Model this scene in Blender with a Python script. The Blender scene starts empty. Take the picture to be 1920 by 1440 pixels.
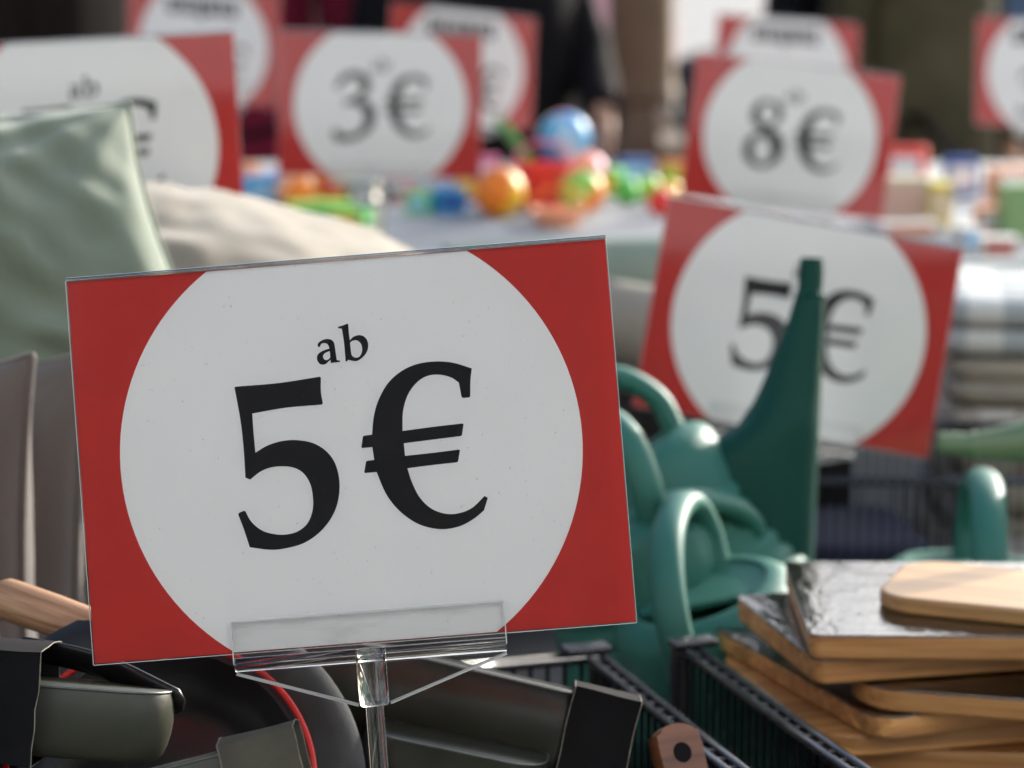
import bpy, bmesh, math, random
from mathutils import Vector, Matrix, Euler, noise
rnd = random.Random(7)
R = math.radians
scene = bpy.context.scene
COL = scene.collection

# ------------------------------------------------------------------ camera
CAM_H, PITCH, FPX = 1.35, R(10.0), 4718.0
cam_data = bpy.data.cameras.new('camera')
cam = bpy.data.objects.new('camera', cam_data)
COL.objects.link(cam)
cam.location = (0, 0, CAM_H)
cam.rotation_euler = (R(90) - PITCH, 0, 0)
cam_data.sensor_width = 36.0
cam_data.lens = 36.0 * FPX / 1920.0
cam_data.clip_start = 0.05
cam_data.clip_end = 2000.0
cam_data.dof.use_dof = True
cam_data.dof.focus_distance = 1.375
cam_data.dof.aperture_fstop = 5.9
scene.camera = cam

# ------------------------------------------------------------------ sky and sun
SUN_AZ, SUN_EL = R(39), R(20)          # azimuth clockwise from +Y
world = bpy.data.worlds.new('World')
scene.world = world
world.use_nodes = True
wn = world.node_tree
bg = wn.nodes['Background']
sky = wn.nodes.new('ShaderNodeTexSky')
sky.sky_type = 'NISHITA'
sky.sun_disc = False
sky.sun_elevation = SUN_EL
sky.sun_rotation = SUN_AZ
sky.air_density = 1.0
sky.dust_density = 7.0
sky.ozone_density = 4.0
wn.links.new(sky.outputs['Color'], bg.inputs['Color'])
bg.inputs['Strength'].default_value = 0.15
sun_data = bpy.data.lights.new('sun', 'SUN')
sun_data.energy = 3.4
sun_data.angle = R(0.6)
sun_data.color = (1.0, 0.95, 0.87)
sun = bpy.data.objects.new('sun', sun_data)
COL.objects.link(sun)
to_sun = Vector((math.sin(SUN_AZ) * math.cos(SUN_EL), math.cos(SUN_AZ) * math.cos(SUN_EL), math.sin(SUN_EL)))
sun.rotation_euler = to_sun.to_track_quat('Z', 'Y').to_euler()
sun.location = to_sun * 30
scene.view_settings.view_transform = 'Standard'
scene.view_settings.look = 'None'
scene.view_settings.gamma = 1.0
scene.view_settings.exposure = 1.1
scene.render.engine = 'CYCLES'
scene.cycles.max_bounces = 10
scene.cycles.transparent_max_bounces = 24
scene.cycles.transmission_bounces = 10
scene.cycles.use_denoising = True
scene.cycles.sample_clamp_indirect = 6.0

# ------------------------------------------------------------------ placing helpers
CAMR = Matrix.Rotation(R(90) - PITCH, 3, 'X')     # columns: right, up, back
CAMO = Vector((0, 0, CAM_H))
def P(px, py, d):
    """world point seen at photo pixel px,py at distance d along the view axis"""
    return CAMO + CAMR @ Vector(((px - 960) / FPX * d, (720 - py) / FPX * d, -d))
def PZ(px, py, z):
    """world point seen at photo pixel on the horizontal plane z"""
    v = CAMR @ Vector(((px - 960) / FPX, (720 - py) / FPX, -1))
    return CAMO + v * ((z - CAM_H) / v.z)

# ------------------------------------------------------------------ materials
def nodes_of(m):
    m.use_nodes = True
    nt = m.node_tree
    return nt, nt.nodes['Principled BSDF']
def mat(name, color, rough=0.5, metal=0.0, vary=0.0, vscale=12.0, bump=0.0, bscale=80.0, coat=0.0, sheen=0.0, stretch=None, spec=None, subsurf=0.0, detail=4.0):
    m = bpy.data.materials.new(name)
    nt, b = nodes_of(m)
    b.inputs['Base Color'].default_value = (*color, 1)
    b.inputs['Roughness'].default_value = rough
    b.inputs['Metallic'].default_value = metal
    b.inputs['Coat Weight'].default_value = coat
    b.inputs['Coat Roughness'].default_value = 0.08
    b.inputs['Sheen Weight'].default_value = sheen
    if spec is not None:
        b.inputs['Specular IOR Level'].default_value = spec
    if subsurf:
        b.inputs['Subsurface Weight'].default_value = subsurf
        b.inputs['Subsurface Radius'].default_value = (0.02, 0.02, 0.02)
    if vary or bump:
        tc = nt.nodes.new('ShaderNodeTexCoord')
        mp = nt.nodes.new('ShaderNodeMapping')
        if stretch: mp.inputs['Scale'].default_value = stretch
        nt.links.new(tc.outputs['Object'], mp.inputs['Vector'])
    if vary:
        n = nt.nodes.new('ShaderNodeTexNoise')
        n.inputs['Scale'].default_value = vscale
        n.inputs['Detail'].default_value = detail
        nt.links.new(mp.outputs['Vector'], n.inputs['Vector'])
        cr = nt.nodes.new('ShaderNodeValToRGB')
        cr.color_ramp.elements[0].position = 0.3
        cr.color_ramp.elements[1].position = 0.7
        cr.color_ramp.elements[0].color = (*[c * (1 - vary) for c in color], 1)
        cr.color_ramp.elements[1].color = (*[min(1, c * (1 + vary)) for c in color], 1)
        nt.links.new(n.outputs['Fac'], cr.inputs['Fac'])
        nt.links.new(cr.outputs['Color'], b.inputs['Base Color'])
        mr = nt.nodes.new('ShaderNodeMapRange')
        mr.inputs['To Min'].default_value = max(0.02, rough * 0.8)
        mr.inputs['To Max'].default_value = min(1, rough * 1.25)
        nt.links.new(n.outputs['Fac'], mr.inputs['Value'])
        nt.links.new(mr.outputs['Result'], b.inputs['Roughness'])
    if bump:
        n2 = nt.nodes.new('ShaderNodeTexNoise')
        n2.inputs['Scale'].default_value = bscale
        n2.inputs['Detail'].default_value = 3
        nt.links.new(mp.outputs['Vector'], n2.inputs['Vector'])
        bp = nt.nodes.new('ShaderNodeBump')
        bp.inputs['Strength'].default_value = bump
        bp.inputs['Distance'].default_value = 0.002
        nt.links.new(n2.outputs['Fac'], bp.inputs['Height'])
        nt.links.new(bp.outputs['Normal'], b.inputs['Normal'])
    return m
def clear_mat(name, tint=(1, 1, 1), rough=0.02, ior=1.49, bump=0.0, bscale=30, smudge=0.0, stretch=None, base=0.0, sscale=55, slo=0.52, shi=0.85):
    """thin clear plastic: fresnel mix of see-through and gloss, with optional dust"""
    m = bpy.data.materials.new(name)
    m.use_nodes = True
    nt = m.node_tree
    nt.nodes.remove(nt.nodes['Principled BSDF'])
    out = nt.nodes['Material Output']
    tr = nt.nodes.new('ShaderNodeBsdfTransparent'); tr.inputs['Color'].default_value = (*tint, 1)
    gl = nt.nodes.new('ShaderNodeBsdfGlossy'); gl.inputs['Roughness'].default_value = rough
    fr = nt.nodes.new('ShaderNodeFresnel'); fr.inputs['IOR'].default_value = ior
    mx = nt.nodes.new('ShaderNodeMixShader')
    fac = fr.outputs['Fac']
    if base:
        ad = nt.nodes.new('ShaderNodeMath'); ad.operation = 'ADD'; ad.use_clamp = True
        ad.inputs[1].default_value = base
        nt.links.new(fac, ad.inputs[0]); fac = ad.outputs[0]
    nt.links.new(fac, mx.inputs['Fac'])
    nt.links.new(tr.outputs[0], mx.inputs[1]); nt.links.new(gl.outputs[0], mx.inputs[2])
    last = mx
    tc = nt.nodes.new('ShaderNodeTexCoord')
    mp = nt.nodes.new('ShaderNodeMapping')
    if stretch: mp.inputs['Scale'].default_value = stretch
    nt.links.new(tc.outputs['Object'], mp.inputs['Vector'])
    if bump:
        n = nt.nodes.new('ShaderNodeTexNoise'); n.inputs['Scale'].default_value = bscale; n.inputs['Detail'].default_value = 5
        nt.links.new(mp.outputs['Vector'], n.inputs['Vector'])
        bp = nt.nodes.new('ShaderNodeBump'); bp.inputs['Strength'].default_value = bump; bp.inputs['Distance'].default_value = 0.004
        nt.links.new(n.outputs['Fac'], bp.inputs['Height'])
        for q in (gl, fr): nt.links.new(bp.outputs['Normal'], q.inputs['Normal'])
    if smudge:
        n = nt.nodes.new('ShaderNodeTexNoise'); n.inputs['Scale'].default_value = sscale; n.inputs['Detail'].default_value = 6
        nt.links.new(mp.outputs['Vector'], n.inputs['Vector'])
        cr = nt.nodes.new('ShaderNodeValToRGB')
        cr.color_ramp.elements[0].position = slo; cr.color_ramp.elements[0].color = (0, 0, 0, 1)
        cr.color_ramp.elements[1].position = shi; cr.color_ramp.elements[1].color = (smudge,) * 3 + (1,)
        nt.links.new(n.outputs['Fac'], cr.inputs['Fac'])
        df = nt.nodes.new('ShaderNodeBsdfDiffuse'); df.inputs['Color'].default_value = (0.32, 0.3, 0.27, 1)
        m2 = nt.nodes.new('ShaderNodeMixShader')
        nt.links.new(cr.outputs['Color'], m2.inputs['Fac'])
        nt.links.new(mx.outputs[0], m2.inputs[1]); nt.links.new(df.outputs[0], m2.inputs[2])
        last = m2
    nt.links.new(last.outputs[0], out.inputs['Surface'])
    return m
def glass_mat(name, color=(1, 1, 1), rough=0.0, ior=1.49):
    m = bpy.data.materials.new(name)
    nt, b = nodes_of(m)
    b.inputs['Base Color'].default_value = (*color, 1)
    b.inputs['Roughness'].default_value = rough
    b.inputs['IOR'].default_value = ior
    b.inputs['Transmission Weight'].default_value = 1.0
    return m
def wood_mat(name, light, dark, scale=1.0, rough=0.45, axis='X', bands=0.0):
    m = bpy.data.materials.new(name)
    nt, b = nodes_of(m)
    tc = nt.nodes.new('ShaderNodeTexCoord'); mp = nt.nodes.new('ShaderNodeMapping')
    st = {'X': (3, 60, 60), 'Y': (60, 3, 60), 'Z': (60, 60, 3)}[axis]
    mp.inputs['Scale'].default_value = [s * scale for s in st]
    nt.links.new(tc.outputs['Object'], mp.inputs['Vector'])
    n = nt.nodes.new('ShaderNodeTexNoise'); n.inputs['Scale'].default_value = 1.6; n.inputs['Detail'].default_value = 7
    n.inputs['Distortion'].default_value = 0.6
    nt.links.new(mp.outputs['Vector'], n.inputs['Vector'])
    cr = nt.nodes.new('ShaderNodeValToRGB')
    cr.color_ramp.elements[0].position = 0.3; cr.color_ramp.elements[0].color = (*dark, 1)
    cr.color_ramp.elements[1].position = 0.66; cr.color_ramp.elements[1].color = (*light, 1)
    nt.links.new(n.outputs['Fac'], cr.inputs['Fac'])
    col = cr.outputs['Color']
    if bands:
        mp2 = nt.nodes.new('ShaderNodeMapping'); mp2.inputs['Scale'].default_value = (0.0, 1, 1) if axis == 'X' else (1, 0, 1)
        nt.links.new(tc.outputs['Object'], mp2.inputs['Vector'])
        vo = nt.nodes.new('ShaderNodeTexVoronoi'); vo.inputs['Scale'].default_value = bands
        nt.links.new(mp2.outputs['Vector'], vo.inputs['Vector'])
        hs = nt.nodes.new('ShaderNodeHueSaturation')
        mr = nt.nodes.new('ShaderNodeMapRange'); mr.inputs['To Min'].default_value = 0.72; mr.inputs['To Max'].default_value = 1.18
        sp = nt.nodes.new('ShaderNodeSeparateColor')
        nt.links.new(vo.outputs['Color'], sp.inputs['Color'])
        nt.links.new(sp.outputs[0], mr.inputs['Value'])
        nt.links.new(mr.outputs['Result'], hs.inputs['Value'])
        nt.links.new(col, hs.inputs['Color']); col = hs.outputs['Color']
    nt.links.new(col, b.inputs['Base Color'])
    b.inputs['Roughness'].default_value = rough
    bp = nt.nodes.new('ShaderNodeBump'); bp.inputs['Strength'].default_value = 0.15; bp.inputs['Distance'].default_value = 0.001
    nt.links.new(n.outputs['Fac'], bp.inputs['Height']); nt.links.new(bp.outputs['Normal'], b.inputs['Normal'])
    return m
def check_mat(name, c1, c2, c3, scale):
    m = mat(name, c1, rough=0.9, bump=0.5, bscale=600, sheen=0.2)
    nt = m.node_tree; b = nt.nodes['Principled BSDF']
    tc = nt.nodes.new('ShaderNodeTexCoord')
    sp = nt.nodes.new('ShaderNodeSeparateXYZ'); nt.links.new(tc.outputs['Object'], sp.inputs['Vector'])
    fs = []
    for ax in ('X', 'Y'):
        a = nt.nodes.new('ShaderNodeMath'); a.operation = 'MULTIPLY'; a.inputs[1].default_value = scale
        f = nt.nodes.new('ShaderNodeMath'); f.operation = 'PINGPONG'; f.inputs[1].default_value = 1
        g = nt.nodes.new('ShaderNodeMath'); g.operation = 'GREATER_THAN'; g.inputs[1].default_value = 0.5
        nt.links.new(sp.outputs[ax], a.inputs[0]); nt.links.new(a.outputs[0], f.inputs[0]); nt.links.new(f.outputs[0], g.inputs[0])
        fs.append(g)
    s = nt.nodes.new('ShaderNodeMath'); s.operation = 'ADD'
    nt.links.new(fs[0].outputs[0], s.inputs[0]); nt.links.new(fs[1].outputs[0], s.inputs[1])
    h = nt.nodes.new('ShaderNodeMath'); h.operation = 'MULTIPLY'; h.inputs[1].default_value = 0.5
    nt.links.new(s.outputs[0], h.inputs[0])
    cr = nt.nodes.new('ShaderNodeValToRGB'); cr.color_ramp.interpolation = 'CONSTANT'
    cr.color_ramp.elements[0].color = (*c1, 1); cr.color_ramp.elements[1].position = 0.75; cr.color_ramp.elements[1].color = (*c3, 1)
    e = cr.color_ramp.elements.new(0.4); e.color = (*c2, 1)
    nt.links.new(h.outputs[0], cr.inputs['Fac']); nt.links.new(cr.outputs['Color'], b.inputs['Base Color'])
    return m

M = {}
M['red'] = mat('red_print', (0.51, 0.024, 0.018), 0.5, spec=0.25, vary=0.05, vscale=30)
M['white'] = mat('white_print', (0.84, 0.845, 0.85), 0.5, vary=0.015, vscale=14)
M['ink'] = mat('black_print', (0.007, 0.0065, 0.008), 0.6, spec=0.2)
M['clear'] = clear_mat('clear_acrylic_sheet', (0.99, 0.992, 0.99), 0.025, ior=1.31, smudge=0.35, sscale=420, slo=0.69, shi=0.82, bump=0.06, bscale=6)
M['edge'] = mat('acrylic_edge_glint', (0.55, 0.57, 0.56), 0.12, spec=0.8)  # pale opaque colour paints the bright line of light along clear edges
M['clamp'] = clear_mat('clear_acrylic_clamp', (1.0, 1.0, 1.0), 0.08, ior=1.3, base=0.02, smudge=0.14, sscale=70, slo=0.55, stretch=(.35, 1.6, 1))
M['web'] = clear_mat('clear_acrylic_web', (0.93, 0.94, 0.93), 0.03, base=0.02, smudge=0.06)
M['glass'] = glass_mat('clear_acrylic_rod', (0.96, 0.97, 0.95), 0.0)
M['green_fabric'] = mat('sage_green_cotton', (0.150, 0.188, 0.135), 0.9, vary=0.06, vscale=9, bump=0.35, bscale=420, sheen=0.3)
M['beige_fabric'] = mat('beige_cotton', (0.215, 0.182, 0.130), 0.9, vary=0.06, vscale=9, bump=0.35, bscale=420, sheen=0.3)
M['taupe_fabric'] = mat('taupe_linen', (0.120, 0.102, 0.086), 0.92, vary=0.08, vscale=12, bump=0.45, bscale=520, sheen=0.2)
M['tag_fabric'] = mat('white_satin_tag', (0.7, 0.72, 0.78), 0.5)
M['olive'] = mat('olive_coated_steel', (0.036, 0.038, 0.025), 0.4, spec=0.4, vary=0.10, vscale=22, bump=0.05, bscale=260)
M['dark_olive'] = mat('dark_coated_steel', (0.020, 0.022, 0.014), 0.30, spec=0.3, vary=0.12, vscale=20, bump=0.04, bscale=240)
M['rim'] = mat('bare_rolled_rim', (0.11, 0.115, 0.10), 0.35, metal=0.5, vary=0.2, vscale=40)
M['card_black'] = mat('black_printed_cardboard', (0.008, 0.008, 0.0085), 0.8, spec=0.08, vary=0.35, vscale=18, bump=0.12, bscale=120)
M['card_grey'] = mat('grey_brown_cardboard', (0.075, 0.07, 0.053), 0.85, spec=0.1, vary=0.18, vscale=35, bump=0.25, bscale=160)
M['card_edge'] = mat('torn_cardboard_edge', (0.17, 0.155, 0.12), 0.85, vary=0.4, vscale=200)
M['black_plastic'] = mat('black_glossy_plastic', (0.007, 0.007, 0.008), 0.3, spec=0.35, vary=0.2, vscale=25)
M['black_matt'] = mat('black_matt_plastic', (0.013, 0.013, 0.014), 0.6)
M['pan_grey'] = mat('charcoal_nonstick', (0.011, 0.0115, 0.0115), 0.45, spec=0.3, vary=0.15, vscale=40, bump=0.05, bscale=300)
M['pan_red'] = mat('red_enamel', (0.42, 0.016, 0.014), 0.25, vary=0.1, vscale=20)
M['handle_wood'] = wood_mat('beech_handle', (0.46, 0.27, 0.14), (0.20, 0.09, 0.035), 2.6, 0.5)
M['brown_wood'] = wood_mat('acacia_wood', (0.22, 0.085, 0.035), (0.09, 0.03, 0.012), 1.0, 0.4)
M['bamboo'] = wood_mat('bamboo_boards', (0.66, 0.345, 0.120), (0.40, 0.170, 0.048), 2.0, 0.42, bands=60)
M['bamboo_pale'] = wood_mat('pale_bamboo', (0.50, 0.285, 0.105), (0.36, 0.185, 0.058), 1.8, 0.38, bands=45)
M['film'] = clear_mat('shrink_wrap_film', (0.97, 0.97, 0.96), 0.09, ior=2.6, bump=0.28, bscale=85, stretch=(1, 0.45, 1), base=0.0)
M['wire'] = mat('black_coated_wire', (0.018, 0.018, 0.021), 0.22, spec=0.7, vary=0.2, vscale=60)
M['can'] = mat('teal_green_plastic', (0.030, 0.145, 0.110), 0.52, spec=0.3, vary=0.04, vscale=16, bump=0.05, bscale=150, subsurf=0.2)
M['can_dark'] = mat('dark_teal_plastic', (0.0035, 0.050, 0.036), 0.5, spec=0.15, vary=0.04, vscale=16, bump=0.05, bscale=150)
M['can_light'] = mat('light_green_plastic', (0.13, 0.20, 0.10), 0.4, vary=0.04, vscale=16, bump=0.05, bscale=150)
M['ground'] = None
# ------------------------------------------------------------------ mesh helpers
def link_mesh(name, me, m=None, parent=None, smooth=True):
    if m is not None:
        for q in (m if isinstance(m, (list, tuple)) else [m]): me.materials.append(q)
    if smooth:
        for p in me.polygons: p.use_smooth = True
    o = bpy.data.objects.new(name, me)
    COL.objects.link(o)
    if parent is not None: o.parent = parent
    return o
def bm_obj(name, bm, m=None, parent=None, smooth=False, auto=None):
    bmesh.ops.recalc_face_normals(bm, faces=bm.faces)
    me = bpy.data.meshes.new(name)
    bm.to_mesh(me); bm.free()
    o = link_mesh(name, me, m, parent, smooth)
    if auto is not None:
        me.set_sharp_from_angle(angle=R(auto))
    return o
def thing(name, label, cat, mw=None, group=None):
    o = bpy.data.objects.new(name, None)
    o.empty_display_size = 0.05
    COL.objects.link(o)
    if mw is not None: o.matrix_world = mw
    o['label'] = label; o['category'] = cat
    if group: o['group'] = group
    return o
def tag(o, label, cat, group=None):
    o['label'] = label; o['category'] = cat
    if group: o['group'] = group
    return o
def struct(o):
    o['kind'] = 'structure'; return o
def mw(loc, rot3=None):
    return Matrix.Translation(Vector(loc)) @ (rot3.to_4x4() if rot3 is not None else Matrix.Identity(4))
def add_box(bm, c, s, rot=None, bevel=0.0, seg=2):
    r = bmesh.ops.create_cube(bm, size=1.0)
    vs = r['verts']
    for v in vs:
        p = Vector((v.co.x * s[0], v.co.y * s[1], v.co.z * s[2]))
        if rot is not None: p = rot @ p
        v.co = p + Vector(c)
    if bevel:
        es = list({e for v in vs for e in v.link_edges})
        bmesh.ops.bevel(bm, geom=es, offset=bevel, segments=seg, profile=0.5, affect='EDGES')
def catmull(pts, n=8, closed=False):
    pts = [Vector(p) for p in pts]
    out = []
    N = len(pts)
    for i in range(N if closed else N - 1):
        p1, p2 = pts[i], pts[(i + 1) % N]
        p0 = pts[i - 1] if (closed or i > 0) else p1 * 2 - p2
        p3 = pts[(i + 2) % N] if (closed or i + 2 < N) else p2 * 2 - p1
        for k in range(n):
            t = k / n
            out.append(0.5 * ((2 * p1) + (p2 - p0) * t + (2 * p0 - 5 * p1 + 4 * p2 - p3) * t * t + (3 * p1 - p0 - 3 * p2 + p3) * t ** 3))
    if not closed: out.append(pts[-1])
    return out
def add_tube(bm, path, rad, n=12, closed=False, cap=True, squash=(1, 1), up=Vector((0, 0, 1))):
    path = [Vector(p) for p in path]
    N = len(path)
    if not callable(rad):
        rr_ = rad; rad = lambda t: rr_
    rings = []
    prev = None
    for i, p in enumerate(path):
        a = path[i - 1] if (i > 0 or closed) else p
        b = path[(i + 1) % N] if (i < N - 1 or closed) else p
        t = (b - a).normalized()
        if prev is None:
            ref = up if abs(t.dot(up)) < 0.95 else Vector((1, 0, 0))
            u = (ref - t * ref.dot(t)).normalized()
        else:
            u = (prev - t * prev.dot(t)).normalized()
        prev = u
        w = t.cross(u)
        r = rad(i / max(1, N - 1))
        rings.append([bm.verts.new(p + u * (r * squash[0] * math.cos(2 * math.pi * k / n)) + w * (r * squash[1] * math.sin(2 * math.pi * k / n))) for k in range(n)])
    for i in range(N if closed else N - 1):
        A, B = rings[i], rings[(i + 1) % N]
        for k in range(n):
            bm.faces.new((A[k], A[(k + 1) % n], B[(k + 1) % n], B[k]))
    if cap and not closed:
        bm.faces.new(rings[0]); bm.faces.new(rings[-1][::-1])
def add_lathe(bm, prof, n=32, sx=1.0, sy=1.0, cap0=True, cap1=True, M4=None):
    rings = []
    for r, z in prof:
        ring = []
        for k in range(n):
            a = 2 * math.pi * k / n
            p = Vector((r * sx * math.cos(a), r * sy * math.sin(a), z))
            ring.append(bm.verts.new(M4 @ p if M4 is not None else p))
        rings.append(ring)
    for A, B in zip(rings, rings[1:]):
        for k in range(n):
            bm.faces.new((A[k], A[(k + 1) % n], B[(k + 1) % n], B[k]))
    if cap0: bm.faces.new(rings[0][::-1])
    if cap1: bm.faces.new(rings[-1])
def rr(w, h, r, n=6):
    out = []
    for cx, cy, a0 in ((w / 2 - r, h / 2 - r, 0), (-w / 2 + r, h / 2 - r, 90), (-w / 2 + r, -h / 2 + r, 180), (w / 2 - r, -h / 2 + r, 270)):
        for k in range(n + 1):
            a = R(a0 + 90 * k / n)
            out.append((cx + r * math.cos(a), cy + r * math.sin(a)))
    return out
def loft(bm, loops, cap0=True, cap1=True, closed_ring=False):
    rs = [[bm.verts.new(Vector(p)) for p in lp] for lp in loops]
    n = len(rs[0])
    pairs = list(zip(rs, rs[1:]))
    if closed_ring: pairs.append((rs[-1], rs[0]))
    for A, B in pairs:
        for k in range(n):
            bm.faces.new((A[k], A[(k + 1) % n], B[(k + 1) % n], B[k]))
    if cap0 and not closed_ring: bm.faces.new(rs[0][::-1])
    if cap1 and not closed_ring: bm.faces.new(rs[-1])
def slab(bm, w, h, r, z0, z1, bev=0.002, n=6, cx=0, cy=0):
    lps = []
    for ins, z in ((bev, z0), (bev * 0.3, z0 + bev * 0.3), (0, z0 + bev), (0, z1 - bev), (bev * 0.3, z1 - bev * 0.3), (bev, z1)):
        lps.append([(x + cx, y + cy, z) for x, y in rr(w - 2 * ins, h - 2 * ins, max(0.0005, r - ins), n)])
    loft(bm, lps)

# ------------------------------------------------------------------ print outlines (mm on the A4 card, x right, y up)
FIVE = [(-60.8,39.8,1),(-60.1,40.3,1),(-36.5,40.4,0),(-13.5,42.1,1),(-13.0,41.4,1),(-13.6,34.0,0),(-13.0,27.3,1),(-13.7,26.7,1),(-33.4,26.6,0),(-52.1,24.9,1),(-52.2,15.4,0),(-52.0,3.3,1),(-45.3,6.6,0),(-37.1,8.5,0),(-28.9,8.4,0),(-20.1,6.1,0),(-13.1,1.0,0),(-8.7,-6.3,0),(-7.2,-16.3,0),(-8.8,-26.7,0),(-13.0,-35.3,0),(-20.1,-42.9,0),(-29.4,-48.2,0),(-40.2,-50.3,0),(-48.3,-50.3,0),(-59.0,-48.1,1),(-61.4,-38.4,0),(-64.0,-29.6,1),(-63.3,-28.8,1),(-60.5,-27.9,1),(-59.9,-28.3,1),(-57.0,-34.3,0),(-51.7,-39.4,0),(-45.3,-41.9,0),(-38.9,-42.7,0),(-32.3,-41.6,0),(-26.7,-37.8,0),(-23.4,-31.6,0),(-22.4,-24.7,0),(-23.2,-16.5,0),(-26.5,-10.1,0),(-31.5,-6.6,0),(-38.0,-5.3,0),(-44.5,-5.5,0),(-50.3,-7.4,0),(-56.0,-11.2,1),(-58.5,-9.9,1),(-58.3,7.0,0),(-58.9,22.4,0)]
EURO = [(70.0,40.0,1),(68.7,33.3,0),(67.9,24.8,1),(67.3,24.2,1),(63.8,24.2,1),(63.1,24.9,1),(62.2,32.8,1),(58.1,36.0,0),(51.8,38.0,0),(45.3,37.8,0),(39.3,34.7,0),(33.9,28.4,0),(30.5,19.4,0),(29.4,8.8,1),(46.3,9.7,0),(62.6,10.3,1),(63.1,9.8,1),(61.7,3.9,1),(61.1,3.5,1),(45.9,2.8,0),(29.6,2.0,1),(29.7,-4.9,1),(44.7,-4.5,0),(59.5,-3.8,1),(60.0,-4.3,1),(58.5,-10.2,1),(57.8,-10.7,1),(44.3,-11.1,0),(30.5,-11.8,1),(32.3,-19.3,0),(36.0,-28.2,0),(42.0,-34.9,0),(49.7,-38.3,0),(56.9,-38.5,0),(64.3,-36.1,0),(71.5,-30.2,1),(73.2,-31.4,1),(70.5,-38.1,1),(64.6,-42.2,0),(57.2,-45.5,0),(48.5,-46.6,0),(39.9,-45.1,0),(31.6,-41.1,0),(23.4,-33.6,0),(17.6,-24.5,0),(13.5,-12.5,1),(7.2,-12.6,1),(6.7,-12.1,1),(8.2,-6.3,1),(8.9,-6.0,1),(12.7,-5.8,1),(12.2,1.3,1),(6.7,1.2,1),(6.2,1.7,1),(7.5,7.5,1),(8.2,7.9,1),(12.6,8.1,1),(14.3,18.0,0),(17.7,27.0,0),(23.6,35.7,0),(31.2,41.5,0),(40.0,44.7,0),(50.1,45.4,0),(60.0,43.9,0)]
A1 = [(-13.4,60.2,1),(-11.9,61.4,0),(-10.0,62.2,0),(-7.9,62.4,0),(-5.9,61.9,0),(-4.6,60.6,0),(-4.1,58.7,0),(-3.9,55.4,0),(-3.6,51.1,0),(-3.3,50.4,0),(-1.9,50.1,1),(-2.0,49.3,1),(-4.5,49.2,0),(-7.0,49.1,1),(-6.9,50.9,1),(-8.3,49.9,0),(-9.6,48.9,0),(-11.5,48.5,0),(-13.1,49.2,0),(-14.2,51.0,0),(-14.3,53.0,0),(-13.5,54.6,0),(-11.4,55.9,0),(-8.9,56.7,0),(-7.2,57.0,1),(-7.4,58.4,0),(-8.3,59.8,0),(-9.7,60.3,0),(-11.3,60.0,0),(-12.4,58.4,1),(-13.2,58.4,1),(-13.4,59.0,0)]
A2 = [(-7.0,55.7,1),(-9.0,55.1,0),(-10.3,54.3,0),(-11.0,53.0,0),(-10.5,51.5,0),(-9.3,50.9,0),(-8.1,51.2,0),(-7.0,52.2,1)]
B1 = [(-1.6,68.6,1),(1.3,69.2,0),(3.8,70.0,1),(4.2,69.5,1),(4.2,65.3,0),(4.4,60.6,1),(5.9,62.1,0),(7.8,62.9,0),(10.1,63.1,0),(12.3,62.2,0),(13.8,60.2,0),(14.3,57.6,0),(13.7,54.6,0),(12.2,52.2,0),(10.1,50.4,0),(7.9,49.2,0),(6.1,49.1,0),(4.1,49.6,0),(2.9,50.1,1),(1.6,49.1,1),(1.2,49.3,1),(1.2,54.0,0),(1.1,59.7,0),(0.6,66.2,0),(0.3,67.4,0),(-1.4,67.7,1)]
B2 = [(4.4,59.3,1),(5.6,60.2,0),(7.5,60.5,0),(9.0,59.9,0),(10.4,58.1,0),(10.8,55.6,0),(10.2,53.0,0),(8.9,51.3,0),(7.2,50.9,0),(5.6,51.5,0),(4.7,52.7,1),(4.5,55.7,0)]
THREE = [(-67.4,23.8,1),(-60.7,38.3,0),(-49.4,47.0,0),(-38.0,49.1,0),(-25.7,46.5,0),(-16.4,38.3,0),(-14.8,25.9,0),(-19.5,15.6,0),(-28.8,8.9,1),(-16.4,3.7,0),(-8.1,-6.1,0),(-6.6,-19.5,0),(-11.2,-32.9,0),(-21.5,-44.2,0),(-36.0,-51.4,0),(-49.4,-54.5,0),(-63.8,-53.5,0),(-70.0,-45.3,1),(-66.9,-34.9,1),(-57.6,-41.7,0),(-48.4,-44.2,0),(-36.0,-41.7,0),(-26.7,-32.9,0),(-23.1,-20.5,0),(-25.7,-9.2,0),(-32.9,-2.0,0),(-43.2,0.1,0),(-53.5,-1.4,1),(-52.0,7.3,1),(-41.1,9.4,0),(-31.9,15.6,0),(-28.2,24.9,0),(-30.3,33.1,0),(-37.0,38.3,0),(-45.3,38.3,0),(-53.5,33.1,0),(-62.8,20.7,1)]
def ell(cx, cy, rx, ry, tilt=0, n=14):
    o = []
    for k in range(n):
        a = 2 * math.pi * k / n
        x, y = rx * math.cos(a), ry * math.sin(a)
        o.append((cx + x * math.cos(tilt) - y * math.sin(tilt), cy + x * math.sin(tilt) + y * math.cos(tilt), 0))
    return o
EIGHT = [(-36,49.5,0),(-24,47,0),(-16,40,0),(-14,30,0),(-18,19,0),(-27,9.5,0),(-15,1,0),(-8.5,-10,0),(-8,-24,0),(-14,-38,0),(-25,-47,0),(-38,-50.5,0),(-52,-47,0),(-62,-37,0),(-65,-24,0),(-61,-11,0),(-51,-1,0),(-43,3,0),(-53,10,0),(-60,20,0),(-60,32,0),(-54,43,0),(-46,48,0)]
EIGHT_H = [ell(-36, 28.5, 11, 15.5, R(12)), ell(-38, -24, 14, 19.5, R(10))]
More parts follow.
